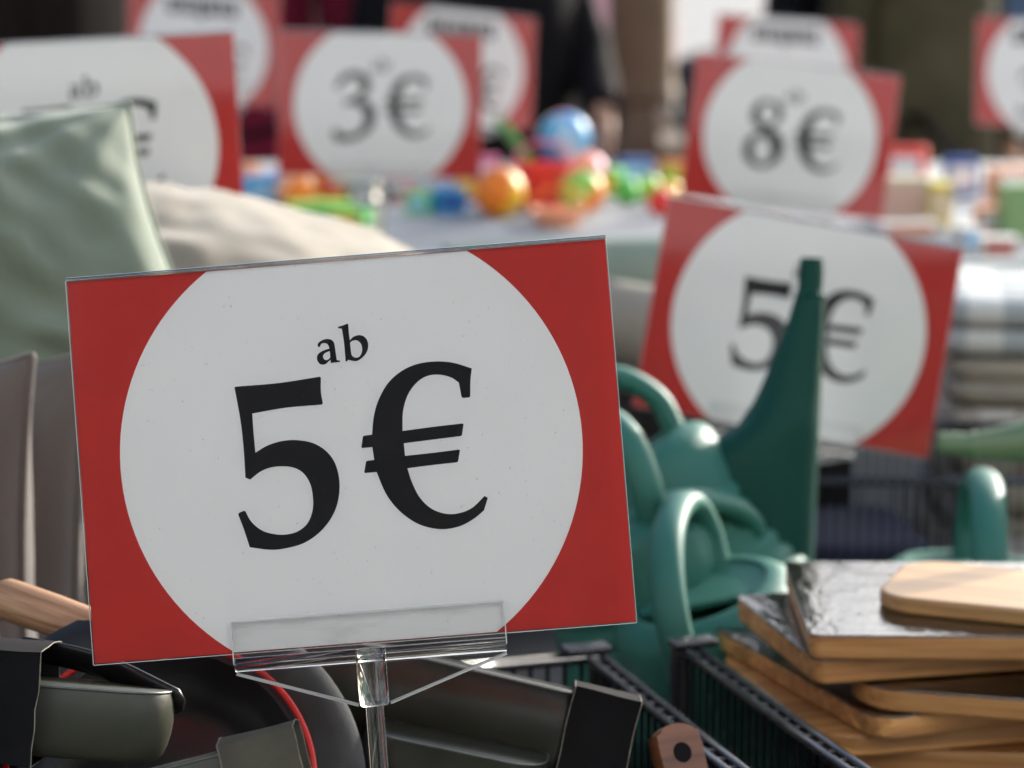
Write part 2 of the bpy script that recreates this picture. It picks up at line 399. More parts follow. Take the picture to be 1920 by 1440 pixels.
def smooth_outline(pts, n=5):
    N = len(pts)
    out = []
    V = [Vector((p[0], p[1], 0)) for p in pts]
    for i in range(N):
        j = (i + 1) % N
        p1, p2 = V[i], V[j]
        p0 = V[i - 1] if not pts[i][2] else p1 * 2 - p2
        p3 = V[(j + 1) % N] if not pts[j][2] else p2 * 2 - p1
        if pts[i][2] and pts[j][2]:
            out.append(p1); continue
        for k in range(n):
            t = k / n
            out.append(0.5 * ((2 * p1) + (p2 - p0) * t + (2 * p0 - 5 * p1 + 4 * p2 - p3) * t * t + (3 * p1 - p0 - 3 * p2 + p3) * t ** 3))
    return out
def print_mesh(name, contours, thick=0.00012):
    cu = bpy.data.curves.new(name, 'CURVE')
    cu.dimensions = '2D'; cu.fill_mode = 'BOTH'; cu.extrude = thick / 2
    for c in contours:
        pts = smooth_outline(c)
        s = cu.splines.new('POLY'); s.points.add(len(pts) - 1); s.use_cyclic_u = True
        for q, p in zip(s.points, pts): q.co = (p.x / 1000, p.y / 1000, 0, 1)
    o = bpy.data.objects.new(name, cu); COL.objects.link(o)
    me = bpy.data.meshes.new_from_object(o.evaluated_get(bpy.context.evaluated_depsgraph_get()))
    bpy.data.objects.remove(o); bpy.data.curves.remove(cu)
    me.materials.clear()
    return me
def disc_outline():
    out = []
    r, h, cx = 127.0, 104.7, 0.4
    a0 = math.asin(h / r)
    for k in range(41):
        a = -a0 + 2 * a0 * k / 40
        out.append((cx + r * math.cos(a), r * math.sin(a), 1))
    for k in range(41):
        a = math.pi - a0 + 2 * a0 * k / 40
        out.append((cx + r * math.cos(a), r * math.sin(a), 1))
    return out
def bars_heading(word_w=150, h=30, y0=58, n=7):
    # illegible bold heading: upright letter strokes of uneven width
    cs = []
    x = -word_w / 2
    ws = [22, 15, 9, 14, 17, 13, 22, 12][:n]
    for i, w in enumerate(ws):
        d = -7 if i == 3 else 0
        cs.append([(x, y0 + d, 1), (x + w, y0 + d, 1), (x + w, y0 + h, 1), (x, y0 + h, 1)])
        if w > 18: cs.append([(x + w * .4, y0 + h * .3, 1), (x + w * .66, y0 + h * .3, 1), (x + w * .66, y0 + h * .7, 1), (x + w * .4, y0 + h * .7, 1)])
        x += w + 4.5
    return cs
PM = {'disc': print_mesh('printed_disc', [disc_outline()]), 'five': print_mesh('printed_five', [FIVE]), 'euro': print_mesh('printed_euro', [EURO]),
      'a': print_mesh('printed_a', [A1, A2]), 'b': print_mesh('printed_b', [B1, B2]), 'three': print_mesh('printed_three', [THREE]),
      'eight': print_mesh('printed_eight', [EIGHT] + EIGHT_H), 'head': print_mesh('printed_heading', bars_heading())}
for k, me in PM.items(): me.materials.append(M['white'] if k == 'disc' else M['ink'])

SIGN_MESH = {}
def make_sign(label, px, py, d, roll, yaw=0.0, pitch=0.0, numeral='five', foot_z=0.62, kind='price', group=None):
    """A4 card in a clear sleeve on a clear pole; px,py,d give the card centre"""
    rot = CAMR @ (Euler((0, 0, R(roll))).to_matrix() @ Euler((0, R(yaw), 0)).to_matrix() @ Euler((R(pitch), 0, 0)).to_matrix())
    c = P(px, py, d)
    upv = rot @ Vector((0, 1, 0))
    L = round((c.z - foot_z) / upv.z, 3)               # card centre above foot along the sign's own up axis
    root = thing('price_sign', label, 'sign', mw(c - upv * L, rot), group)
    def shared(key, build, m, nm, smooth=False, parent=root, auto=None):
        if key not in SIGN_MESH:
            bm = bmesh.new(); build(bm)
            bmesh.ops.recalc_face_normals(bm, faces=bm.faces)
            me = bpy.data.meshes.new(nm); bm.to_mesh(me); bm.free()
            if smooth:
                for p in me.polygons: p.use_smooth = True
                if auto: me.set_sharp_from_angle(angle=R(auto))
            me.materials.append(m); SIGN_MESH[key] = me
        o = bpy.data.objects.new(nm, SIGN_MESH[key]); COL.objects.link(o); o.parent = parent
        return o
    def at(o, x=0, y=0, z=0): o.location = (x, y, z); return o
    card = at(shared('card', lambda bm: add_box(bm, (0, 0, 0), (0.297, 0.2100, 0.0007)), M['red'], 'paper_card'), 0, L)
    def flat(key, nm, z, x=0, y=0, s=1):
        o = bpy.data.objects.new(nm, PM[key]); COL.objects.link(o); o.parent = card; o.location = (x, y, z); o.scale = (s, s, 1)
    flat('disc', 'printed_disc', 0.00048)
    if kind == 'price':
        flat(numeral, 'printed_numeral', 0.00066); flat('euro', 'printed_euro', 0.00066)
        flat('a', 'printed_letter', 0.00066); flat('b', 'printed_letter', 0.00066)
    else:
        flat('head', 'printed_heading', 0.00066)
        flat('euro', 'printed_euro', 0.00066, 0.022, -0.035, 0.9); flat('three' if kind == 'h3' else 'five', 'printed_numeral', 0.00066, 0.0, -0.035, 0.9)
    def sleeve(bm):
        add_box(bm, (0, 0, 0.0021), (0.2976, 0.2108, 0.0014))
        add_box(bm, (0, 0, -0.0021), (0.2976, 0.2108, 0.0014))
    at(shared('sleeve', sleeve, M['clear'], 'clear_sleeve'), 0, L)
    def fold(bm):
        pr = [(-.0029, .1055), (-.0029, .1063), (-.0022, .1071), (-.001, .1074), (.001, .1074), (.0022, .1071), (.0029, .1063), (.0029, .1055)]
        pr_in = [(.0015, .1055), (.0013, .1061), (-.0013, .1061), (-.0015, .1055)]
        loft(bm, [[(x, y, z) for z, y in pr + pr_in] for x in (-.1488, .1488)])
    at(shared('fold', fold, M['clampedge'], 'sleeve_fold'), 0, L)
    def sedges(bm):  # thin pale strips put in as the sleeve's bright edge line
        for s in (-1, 1): add_box(bm, (s * 0.14895, 0, 0.0021), (0.0003, 0.2108, 0.0014))
        add_box(bm, (0, -0.10560, 0.0021), (0.2976, 0.0004, 0.0014))
    at(shared('sedges', sedges, M['edge'], 'edge_glint_strip'), 0, L)
    def clampf(bm):
        add_box(bm, (0.0027, -0.0995, 0.0043), (0.1485, 0.0230, 0.0022))
        add_box(bm, (0.0027, -0.0995, -0.0043), (0.1485, 0.0230, 0.0022))
    cl = at(shared('clamp', clampf, M['clamp'], 'clamp_channel'), 0, L)
    def rails(bm):
        n = 10
        lp = []
        for x in (-.0716, .0770):
            lp.append([(x, -.1117 + .0040 * math.sin(2 * math.pi * k / n), .0062 * math.cos(2 * math.pi * k / n)) for k in range(n)])
        loft(bm, lp)
    shared('crail', rails, M['glass'], 'clamp_rail', True, cl, 40)
    def cedge(bm):
        add_box(bm, (0.0027, -0.0878, 0.0043), (0.1487, 0.0006, 0.0024))
        for x in (-.0719, .0773): add_box(bm, (x, -0.0995, 0.0043), (0.0006, 0.0232, 0.0024))
    shared('cedge', cedge, M['edge'], 'clamp_edge', False, cl)
    def web(bm):
        pts = [(-.0712, -.1163), (.0766, -.1163), (.0075, -.1400), (-.0025, -.1400)]
        loft(bm, [[(x, y, z) for x, y in pts] for z in (-.0011, .0011)])
    wb = at(shared('web', web, M['web'], 'triangular_web'), 0, L)
    def wedge(bm):
        for (ax, ay), (bx, by) in (((-.0714, -.1166), (-.006, -.1386)), ((.0768, -.1166), (.0115, -.1386))):
            add_tube(bm, [(ax, ay, 0), (bx, by, 0)], 0.00105, 6)
    shared('wedge', wedge, M['edge'], 'web_edge', True, wb, 50)
    MY = Matrix.Rotation(R(-90), 4, 'X') 
    def socket(bm):
        add_lathe(bm, [(.0078, -.1395), (.0084, -.1385), (.0084, -.1095), (.0078, -.1080)], 28, M4=Matrix.Translation((.0026, 0, 0)) @ MY @ Matrix.Scale(-1, 4, (0, 1, 0)))
    at(shared('socket', socket, M['glass'], 'pole_socket', True, auto=40), 0, L)
    bm = bmesh.new()
    add_lathe(bm, [(.0044, .004), (.0050, .006), (.0050, L - .1395), (.0046, L - .1395)], 24, M4=Matrix.Translation((.0026, 0, 0)) @ MY @ Matrix.Scale(-1, 4, (0, 1, 0)))
    bm_obj('pole', bm, M['glass'], root, True, 40)
    bm = bmesh.new(); add_box(bm, (.0026, .002, 0), (.09, .004, .09), bevel=.0008)
    bm_obj('base_plate', bm, M['clear'], root)
    return root
M['clampedge'] = clear_mat('clear_acrylic_fold', (0.80, 0.82, 0.82), 0.03, base=0.22)

# ------------------------------------------------------------------ cushions
def make_cushion(name, label, w, h, t, m, matrix, seed=0, wr=0.006, tagm=None, pinch=0.10, n=64, cat='cushion', shear=0.0):
    root = thing(name, label, cat, matrix)
    bm = bmesh.new()
    grids = []
    for side in (1, -1):
        g = []
        for i in range(n + 1):
            row = []
            for j in range(n + 1):
                u = math.sin((i / n - 0.5) * math.pi); v = math.sin((j / n - 0.5) * math.pi)
                fx = 1 - pinch * (1 - v * v) * u * u; fy = 1 - pinch * (1 - u * u) * v * v
                x, y = w / 2 * u * fx - shear * h / 2 * v, h / 2 * v * fy
                base = max(0.0, (1 - u * u) * (1 - v * v))
                z = t / 2 * base ** 0.42
                k = base ** 0.5
                e = 0.0
                for (cx, cy) in ((1, 1), (1, -1), (-1, 1), (-1, -1)):
                    dx, dy = u - cx, v - cy
                    rr_ = math.hypot(dx, dy)
                    an = math.atan2(dy, dx)
                    e += math.sin(an * 15 + seed + cx * 2 + cy + 2.0 * noise.noise(Vector((u * 1.5, v * 1.5, seed)))) * math.exp(-((rr_ - 0.5) / 0.42) ** 2)
                e2 = noise.noise(Vector((u * 3.0 + seed, v * 1.4, side * 3.0 + seed))) * 1.6 + noise.noise(Vector((u * 7 + v * 3, v * 5 - u * 2, side * 5 + seed))) * 0.6
                # long draped folds
                e3 = math.sin((u * 0.8 - v * 1.0) * 9 + 3 * noise.noise(Vector((u, v, seed + 9)))) * (0.4 + noise.noise(Vector((u * 1.2, v * 1.2, seed + 4))))
                z += wr * k * (0.55 * e + e2 + 0.9 * e3 + 0.35 * math.sin((u * 1.3 + v * .7) * 17 + 4 * noise.noise(Vector((u * 2, v * 2, seed + 2)))) * max(0, noise.noise(Vector((u * 2.2, v * 2.2, seed + 6))) + .25))
                row.append(bm.verts.new((x, y, side * max(z, 0.0))))
            g.append(row)
        for i in range(n):
            for j in range(n):
                bm.faces.new((g[i][j], g[i + 1][j], g[i + 1][j + 1], g[i][j + 1]))
        grids.append(g)
    bmesh.ops.remove_doubles(bm, verts=bm.verts, dist=1e-5)
    bm_obj('cover', bm, m, root, True)
    bm = bmesh.new()
    path = []
    for k in range(4):
        for i in range(0, 24):
            s = math.sin((i / 24 - 0.5) * math.pi)
            u, v = [(s, -1), (1, s), (-s, 1), (-1, -s)][k]
            fx = 1 - pinch * (1 - v * v) * u * u; fy = 1 - pinch * (1 - u * u) * v * v
            path.append((w / 2 * u * fx - shear * h / 2 * v, h / 2 * v * fy, 0))
    add_tube(bm, path, 0.0032, 8, closed=True)
    bm_obj('piping', bm, m, root, True)
    if tagm:
        bm = bmesh.new()
        add_box(bm, (w / 2 * 0.96, -h * 0.10, 0.004), (0.035, 0.022, 0.0008), rot=Euler((0, R(15), R(10))).to_matrix())
        bm_obj('care_tag', bm, tagm, root)
    return root

# ------------------------------------------------------------------ watering can (spout towards +x, upright along z)
def make_can(label, matrix, m, mspout=None, with_spout=True, s=1.0, spout_ang=40, spout_len=.285, hs=1.0):
    root = thing('watering_can', label, 'watering can', matrix)
    bm = bmesh.new()
    prof = [(.070, 0), (.078, .002), (.081, .008)]
    z = .012
    while z < .118:
        prof += [(.082, z), (.0842, z + .003), (.0842, z + .010), (.082, z + .013)]
        z += .0165
    prof += [(.083, .128), (.0845, .136), (.0845, .168), (.082, .176), (.074, .182), (.066, .1865), (.060, .186), (.0585, .18), (.058, .15), (.078, .12), (.078, .006), (.02, .004)]
    add_lathe(bm, [(r * s, zz * s) for r, zz in prof], 48, 1.0, 0.86)
    bm_obj('body', bm, m, root, True, 50)
    # half cover over the filling hole
    bm = bmesh.new()
    n = 16
    lp = []
    for zz in (.1795, .1835):
        l = []
        for k in range(n + 1):
            a = R(-90 + 180 * k / n)
            l.append((.0615 * s * math.cos(a), .0615 * .86 * s * math.sin(a), zz * s))
        l += [(-.018 * s, .05 * s * math.cos(R(180 * k / 8)), zz * s) for k in range(1, 8)]
        lp.append(l)
    loft(bm, lp)
    bm_obj('hood', bm, m, root, False)
    if with_spout:
        bm = bmesh.new()
        a = R(spout_ang)
        u = Vector((math.sin(a), 0, math.cos(a))); nn = Vector((-math.cos(a), 0, math.sin(a)))
        S = Vector((.066, 0, .002))
        Ls = spout_len
        prof2 = []
        for k in range(33):
            t = k / 32
            tab = ((0, .060), (.34, .058), (.41, .052), (.455, .044), (.50, .0345), (.57, .0280), (.66, .0230), (.82, .0150), (.885, .0128), (1.0, .0110))
            for (ta, ra), (tb, rb) in zip(tab, tab[1:]):
                if ta <= t <= tb: r = ra + (rb - ra) * (t - ta) / (tb - ta)
            prof2.append((t, r))
        rings = []
        prof2[-1] = (1.0, .0112)
        extra = []
        for t, r in prof2:
            if t > .885: r = .0106
            if t >= .99: r -= .0012
            extra.append((t, r))
        pts = [S + u * (Ls * t) + nn * (r if t <= .885 else .0128) for t, r in extra]
        rad = [r for t, r in extra]
        n = 24
        rg = []
        for p, r in zip(pts, rad):
            rg.append([p + nn * (r * math.cos(2 * math.pi * k / n)) + Vector((0, 1, 0)) * (min(r, .034 + .2 * max(0, r - .034)) * math.sin(2 * math.pi * k / n)) for k in range(n)])
        tip = [[p + (q - p) * .72 for q in rg[-1]] for p in (pts[-1],)][0]
        tip2 = [q - u * .02 for q in tip]
        loft(bm, rg + [tip, tip2], True, True)
        bmesh.ops.scale(bm, vec=(s, s, s), verts=bm.verts)
        sp = bm_obj('spout', bm, mspout or m, root, True, 50)
        bm = bmesh.new()
        cc = S + u * (Ls * .885) + nn * .0128
        ring = []
        for zz, r in ((-.004, .0118), (-.0025, .0128), (.0025, .0128), (.004, .0108)):
            ring.append([(cc + u * zz) + nn * (r * math.cos(2 * math.pi * k / n)) + Vector((0, 1, 0)) * (r * math.sin(2 * math.pi * k / n)) for k in range(n)])
        loft(bm, ring, True, True)
        bmesh.ops.scale(bm, vec=(s, s, s), verts=bm.verts)
        bm_obj('spout_collar', bm, mspout or m, sp, True, 50)
    bm = bmesh.new()
    hp = catmull([(.058, 0, .178), (.064, 0, .215), (.045, 0, .252), (.0, 0, .268), (-.055, 0, .258), (-.095, 0, .215), (-.105, 0, .15), (-.092, 0, .085), (-.078, 0, .06)], 8)
    hp = [Vector((p.x, p.y, p.z if p.z < .178 else .178 + (p.z - .178) * hs)) for p in hp]
    add_tube(bm, [p * s for p in hp], 0.0115 * s, 14, squash=(.85, 1.15))
    h = bm_obj('handle', bm, m, root, True)
    return root

# ------------------------------------------------------------------ trays, pans, boards
def make_tin(label, matrix, Lx, Wy, H, m, sleeve=None, bulge=.10, rr_=.022):
    root = thing('storage_tin', label, 'tin', matrix)
    bm = bmesh.new()
    def lp(ins, z): return [(x, y, z) for x, y in rr(Lx - 2 * ins, Wy - 2 * ins, max(.004, rr_ - ins * .3), 8)]
    B = H * bulge
    prof = ((0, 1.25), (.03, 1.0), (.10, .66), (.22, .36), (.38, .12), (.55, .0), (.72, .02), (.86, .14), (.94, .28), (.975, .36), (.99, .42), (1.0, .56))
    loft(bm, [lp(B * k, H * t) for t, k in prof])
    bm_obj('shell', bm, m, root, True, 60)
    bm = bmesh.new()
    e = B * .34
    add_tube(bm, [(x, y, H * .975) for x, y in rr(Lx - 2 * e, Wy - 2 * e, rr_, 8)], .0009, 8, closed=True)
    bm_obj('seam', bm, M['rim'], root, True)
    if sleeve:
        x0, x1, cm, over, torn = sleeve
        bm = bmesh.new()
        g = .0025
        yh, z0, z1 = Wy / 2 + g + over, -g, H + g + over
        pr = [(yh - .002, z0), (yh, z0 + .003), (yh + .001, (z0 + z1) / 2), (yh, z1 - .003), (yh - .003, z1), (0, z1 + .002), (-yh + .003, z1), (-yh, z1 - .003), (-yh - .001, (z0 + z1) / 2), (-yh, z0 + .003), (-yh + .002, z0), (0, z0 - .001)]
        pr = [(p.x, p.y) for p in catmull([(a, b, 0) for a, b in pr], 3, True)]
        ns = 9
        ring = []
        for k in range(ns):
            x = x0 + (x1 - x0) * k / (ns - 1)
            jj = []
            for i, (y, z) in enumerate(pr):
                q = noise.noise(Vector((x * 40, y * 40, z * 40))) * .0011
                ex = noise.noise(Vector((y * 90, z * 90, 3.3))) * .0014 * torn if k in (0, ns - 1) else 0
                jj.append((x + ex, y + q, z + q))
            ring.append(jj)
        inner = [[(x, y * (1 - .0012 / max(.004, abs(yh))), z * .985 + .0003) for x, y, z in r_] for r_ in ring][::-1]
        loft(bm, ring + inner, closed_ring=True)
        sl = bm_obj('cardboard_sleeve', bm, cm, root, True, 50)
        for r_, sx in ((ring[-1], 1), (ring[0], -1)):
            bm = bmesh.new()
            add_tube(bm, [Vector(p) + Vector((sx * .0002, 0, 0)) for p in r_], .00035, 5, closed=True)
            bm_obj('torn_edge', bm, M['card_edge'], sl, True)
    return root
def make_board(label, corner, ang, L, W, z_top, T, r, m, film=False, group='stacked chopping boards', tilt=(0, 0)):
    """corner = world point of the front-left corner (top face); ang = direction of the front edge"""
    rot = Matrix.Rotation(ang, 3, 'Z') @ Euler((R(tilt[0]), R(tilt[1]), 0)).to_matrix()
    c = Vector((corner.x, corner.y, z_top - T)) + Matrix.Rotation(ang, 3, 'Z') @ Vector((L / 2, W / 2, 0))
    root = thing('chopping_board', label, 'chopping board', mw(c, rot), group)
    bm = bmesh.new(); slab(bm, L, W, r, 0, T, .0022, 8)
    bm_obj('board', bm, m, root, True, 14)
    if film:
        bm = bmesh.new()
        g = .0007
        slab(bm, L + 2 * g, W + 2 * g, r + g, T - .0006, T + g, .0004, 8)
        bm_obj('shrink_wrap', bm, M['film'], root, True, 14)
    return root

# ------------------------------------------------------------------ wire baskets
WIRE = {}
def wire_mesh(key, length, r, n=8):
    k = (key, round(length, 4), r)
    if k not in WIRE:
        bm = bmesh.new(); add_tube(bm, [(0, 0, 0), (0, 0, length)], r, n)
        me = bpy.data.meshes.new(key); bm.to_mesh(me); bm.free()
        for p in me.polygons: p.use_smooth = True
        me.materials.append(M['wire']); WIRE[k] = me
    return WIRE[k]
def make_basket(label, origin, ang, Lx, Ly, z0, z1, step=.0095, walls='LRFB', solid=False, gap=.011, wr=.0016):
    """origin = rear-left corner in plan; local x to the right, local y towards the front"""
    rot = Matrix.Rotation(ang, 3, 'Z')
    root = thing('wire_basket', label, 'basket', mw((origin[0], origin[1], z0), rot))
    H = z1 - z0
    segs = {'L': ((0, 0), (0, -Ly)), 'R': ((Lx, 0), (Lx, -Ly)), 'B': ((0, 0), (Lx, 0)), 'F': ((0, -Ly), (Lx, -Ly))}
    inn = {'L': (1, 0), 'R': (-1, 0), 'B': (0, -1), 'F': (0, 1)}
    for w in walls:
        (ax, ay), (bx, by) = segs[w]
        A, B = Vector((ax, ay, 0)), Vector((bx, by, 0))
        dv = (B - A).normalized(); ln = (B - A).length
        iv = Vector((*inn[w], 0))
        for off in (0, gap):
            bm = bmesh.new(); add_tube(bm, [A + iv * off + dv * .004 + Vector((0, 0, H)), B + iv * off - dv * .004 + Vector((0, 0, H))], .0033, 10)
            bm_obj('top_rail', bm, M['wire'], root, True)
        n = int(ln / .017)
        me = wire_mesh('rung', gap, .0012)
        for k in range(1, n):
            o = bpy.data.objects.new('rung', me); COL.objects.link(o); o.parent = root
            p = A + dv * (ln * k / n) + Vector((0, 0, H))
            o.matrix_local = Matrix.Translation(p) @ iv.to_track_quat('Z', 'Y').to_matrix().to_4x4()
        n = int(ln / step)
        me = wire_mesh('wire', H - .002, wr)
        for k in range(1, n):
            o = bpy.data.objects.new('wire', me); COL.objects.link(o); o.parent = root
            o.location = A + dv * (ln * k / n) + Vector((0, 0, 0))
    for (x, y) in ((0, 0), (Lx, 0), (0, -Ly), (Lx, -Ly)):
        bm = bmesh.new(); add_box(bm, (x, y, H / 2), (.012, .012, H), bevel=.0015)
        po = bm_obj('post', bm, M['wire'], root)
        sx = 1 if x == 0 else -1
        bm = bmesh.new(); add_box(bm, (x + sx * .009, y, H + .0045), (.034, .016, .006), bevel=.002)
        bm_obj('post_cap', bm, M['wire'], po)
    bm = bmesh.new(); add_box(bm, (Lx / 2, -Ly / 2, .002), (Lx, Ly, .004))
    bm_obj('floor_sheet', bm, M['black_matt'], root)
    if solid:  # black panels put in to stand for the shade between the goods
        for (c, s) in (((Lx / 2, -.006, H * .46), (Lx - .016, .002, H * .9)), ((.006, -Ly / 2, H * .46), (.002, Ly - .016, H * .9))):
            bm = bmesh.new(); add_box(bm, c, s); bm_obj('gap_shade_panel', bm, M['black_matt'], root)
    return root

# ------------------------------------------------------------------ people
def skin_mesh(nodes, edges, sub=2):
    me = bpy.data.meshes.new('sk')
    me.from_pydata([n[0] for n in nodes], edges, [])
    o = bpy.data.objects.new('sk', me); COL.objects.link(o)
    md = o.modifiers.new('skin', 'SKIN'); md.use_smooth_shade = True
    for i, n in enumerate(nodes):
        sv = me.skin_vertices[0].data[i]
        sv.radius = n[1] if isinstance(n[1], tuple) else (n[1], n[1])
        sv.use_root = (i == 0)
    s = o.modifiers.new('sub', 'SUBSURF'); s.levels = sub; s.render_levels = sub
    out = bpy.data.meshes.new_from_object(o.evaluated_get(bpy.context.evaluated_depsgraph_get()))
    bpy.data.objects.remove(o); bpy.data.meshes.remove(me)
    return out
def make_person(label, loc, rotz, coat, trousers, coat_len=.80, coat_w=.19, hair=(0.03, 0.02, 0.015), reach=None, lean=0.0, stride=.10, skin=(0.50, 0.29, 0.20), group='people in the square'):
    """figure facing -y, feet at z 0; coat_len = height of the coat's hem; reach = (side, x, y, z) hand target"""
    root = thing('person', label, 'person', mw(loc, Matrix.Rotation(rotz, 3, 'Z')), group)
    ms = mat('skin', skin, .55, vary=.06, vscale=20)
    mc = mat('coat_cloth', coat, .9, vary=.5, vscale=3.2, bump=.4, bscale=120, spec=.12)
    mt = mat('trouser_cloth', trousers, .9, spec=.12, vary=.18, vscale=7, bump=.4, bscale=160)
    mh = mat('hair', hair, .5, vary=.3, vscale=60)
    msh = mat('shoe_leather', (.02, .018, .016), .4)
    hl = {}
    for sd in (-1, 1):
        if reach and reach[0] == sd:
            hand = Vector(reach[1:]); sh = Vector((sd * .18, -lean * .9, 1.40))
            el = (sh + hand) / 2 + Vector((sd * .07, .05, -.08))
        else:
            sh = Vector((sd * .18, -lean * .9, 1.40)); el = Vector((sd * .25, .03 - lean * .5, 1.12)); hand = Vector((sd * .25, -.06 - lean * .5, .86))
        hl[sd] = (sh, el, hand)
    ft = {-1: -stride, 1: stride}
    N = [((0, 0, .96), (.13, .10)), ((0, -lean * .4, 1.15), (.125, .095)), ((0, -lean * .9, 1.38), (.13, .09)), ((0, -lean, 1.47), .055), ((0, -lean - .01, 1.54), .05), ((0, -lean - .02, 1.62), (.075, .09)), ((0, -lean - .01, 1.72), (.07, .085))]
    E_ = [(0, 1), (1, 2), (2, 3), (3, 4), (4, 5), (5, 6)]
    for sd in (-1, 1):
        sh, el, hand = hl[sd]
        b = len(N)
        d = (hand - el).normalized()
        N += [(tuple(sh), .05), (tuple(el), .038), (tuple(hand - d * .02), .026), (tuple(hand + d * .05), (.034, .018))]
        E_ += [(2, b), (b, b + 1), (b + 1, b + 2), (b + 2, b + 3)]
        side = d.cross(Vector((1, 0, 0)))
        side = side.normalized() if side.length > .2 else Vector((0, 1, 0))
        for k in range(4):
            f = len(N)
            base = hand + d * .085 + side * (.018 * (k - 1.5))
            N += [(tuple(base), .0085), (tuple(base + d * (.035 + (.006, .012, .01, .0)[k]) + Vector((0, 0, -.008))), .007)]
            E_ += [(b + 3, f), (f, f + 1)]
        f = len(N)
        N += [(tuple(hand + d * .04 + side * .04), .009), (tuple(hand + d * .07 + side * .055), .0075)]
        E_ += [(b + 3, f), (f, f + 1)]
        b = len(N)
        N += [((sd * .09, 0, .90), .085), ((sd * .095, -.02 + ft[sd] * .5, .50), .058), ((sd * .095, ft[sd] + .03, .10), .036), ((sd * .10, ft[sd] - .10, .04), (.036, .03))]
        E_ += [(0, b), (b, b + 1), (b + 1, b + 2), (b + 2, b + 3)]
    body = link_mesh('body', skin_mesh(N, E_), None, root)
    body.data.materials.clear(); body.data.materials.append(ms)
    # face
    bm = bmesh.new()
    hz = Vector((0, -lean - .015, 1.665))
    for sd in (-1, 1):
        bmesh.ops.create_uvsphere(bm, u_segments=10, v_segments=8, radius=.012, matrix=Matrix.Translation(hz + Vector((sd * .032, -.083, .0))))
    bm_obj('eyes', bm, mat('eye', (.05, .04, .035), .15), body, True)
    bm = bmesh.new()
    add_tube(bm, [hz + Vector((0, -.088, .0)), hz + Vector((0, -.11, -.035)), hz + Vector((0, -.092, -.045))], lambda t: .009 + .005 * t, 8)
    bm_obj('nose', bm, ms, body, True)
    bm = bmesh.new()
    add_tube(bm, [hz + Vector((-.022, -.086, -.07)), hz + Vector((0, -.093, -.072)), hz + Vector((.022, -.086, -.07))], .005, 8)
    bm_obj('mouth', bm, mat('lips', (.35, .12, .10), .4), body, True)
    for sd in (-1, 1):
        bm = bmesh.new()
        bmesh.ops.create_uvsphere(bm, u_segments=10, v_segments=8, radius=.03, matrix=Matrix.Translation(hz + Vector((sd * .082, 0, -.01))) @ Matrix.Diagonal((.35, .6, 1, 1)))
        bm_obj('ear', bm, ms, body, True)
    bm = bmesh.new()
    bmesh.ops.create_uvsphere(bm, u_segments=24, v_segments=16, radius=.1, matrix=Matrix.Translation(hz + Vector((0, .02, .035))) @ Matrix.Diagonal((.93, 1.05, 1.0, 1)))
    for v in list(bm.verts):
        q = v.co - hz
        if q.y < -.05 and q.z < .05: v.co = hz + q * .78
        v.co += Vector((noise.noise(v.co * 30), noise.noise(v.co * 30 + Vector((5, 0, 0))), 0)) * .008
    bm_obj('hair', bm, mh, root, True)
    # trousers
    N = [((0, 0, .97), (.150, .115))]; E_ = []
    for sd in (-1, 1):
        b = len(N)
        N += [((sd * .09, 0, .88), .105), ((sd * .095, -.02 + ft[sd] * .5, .50), .082), ((sd * .095, ft[sd] + .03, .12), .075), ((sd * .095, ft[sd] + .03, .06), .078)]
        E_ += [(0, b), (b, b + 1), (b + 1, b + 2), (b + 2, b + 3)]
    tr = link_mesh('trousers', skin_mesh(N, E_), None, root); tr.data.materials.clear(); tr.data.materials.append(mt)
    for sd in (-1, 1):
        bm = bmesh.new()
        lps = []
        for z, g in ((0, 0), (.02, .002), (.05, -.006), (.075, -.018)):
            lps.append([(sd * .10 + x, ft[sd] - .06 + y * (1 if y > 0 or z < .05 else .8), z) for x, y in rr(.10 + 2 * g, .27 + 2 * g, .045, 5)])
        loft(bm, lps); bm_obj('shoe', bm, msh, root, True, 60)
    # coat: sleeves by skin, body by loft
    bm = bmesh.new()
    lps = []
    for k in range(15):
        t = k / 14
        z = coat_len + (1.50 - coat_len) * t
        if t < .75: w = coat_w * (1.10 - .16 * t)
        else: w = coat_w * (.98 - (t - .75) / .25 * .62)
        dpt = w * .68
        ln = -lean * max(0, (z - .95) / .55)
        lps.append([(w * math.cos(a) * (1 + .05 * noise.noise(Vector((math.cos(a) * 2, z * 5, math.sin(a) * 2)))), ln + dpt * math.sin(a) * (1 + .08 * noise.noise(Vector((math.cos(a) * 3, z * 6, 7)))), z + (.012 * math.sin(a * 5) if k == 0 else 0)) for a in [2 * math.pi * i / 40 for i in range(40)]])
    loft(bm, lps, True, True)
    ct = bm_obj('coat', bm, mc, root, True, 70)
    for sd in (-1, 1):
        sh, el, hand = hl[sd]
        bm = bmesh.new()
        add_tube(bm, catmull([sh + Vector((-sd * .05, 0, .02)), sh + Vector((sd * .01, 0, -.02)), el, hand], 6), lambda t: .075 - .026 * t + .003 * math.sin(t * 40), 16)
        bm_obj('sleeve', bm, mc, ct, True)
    return root
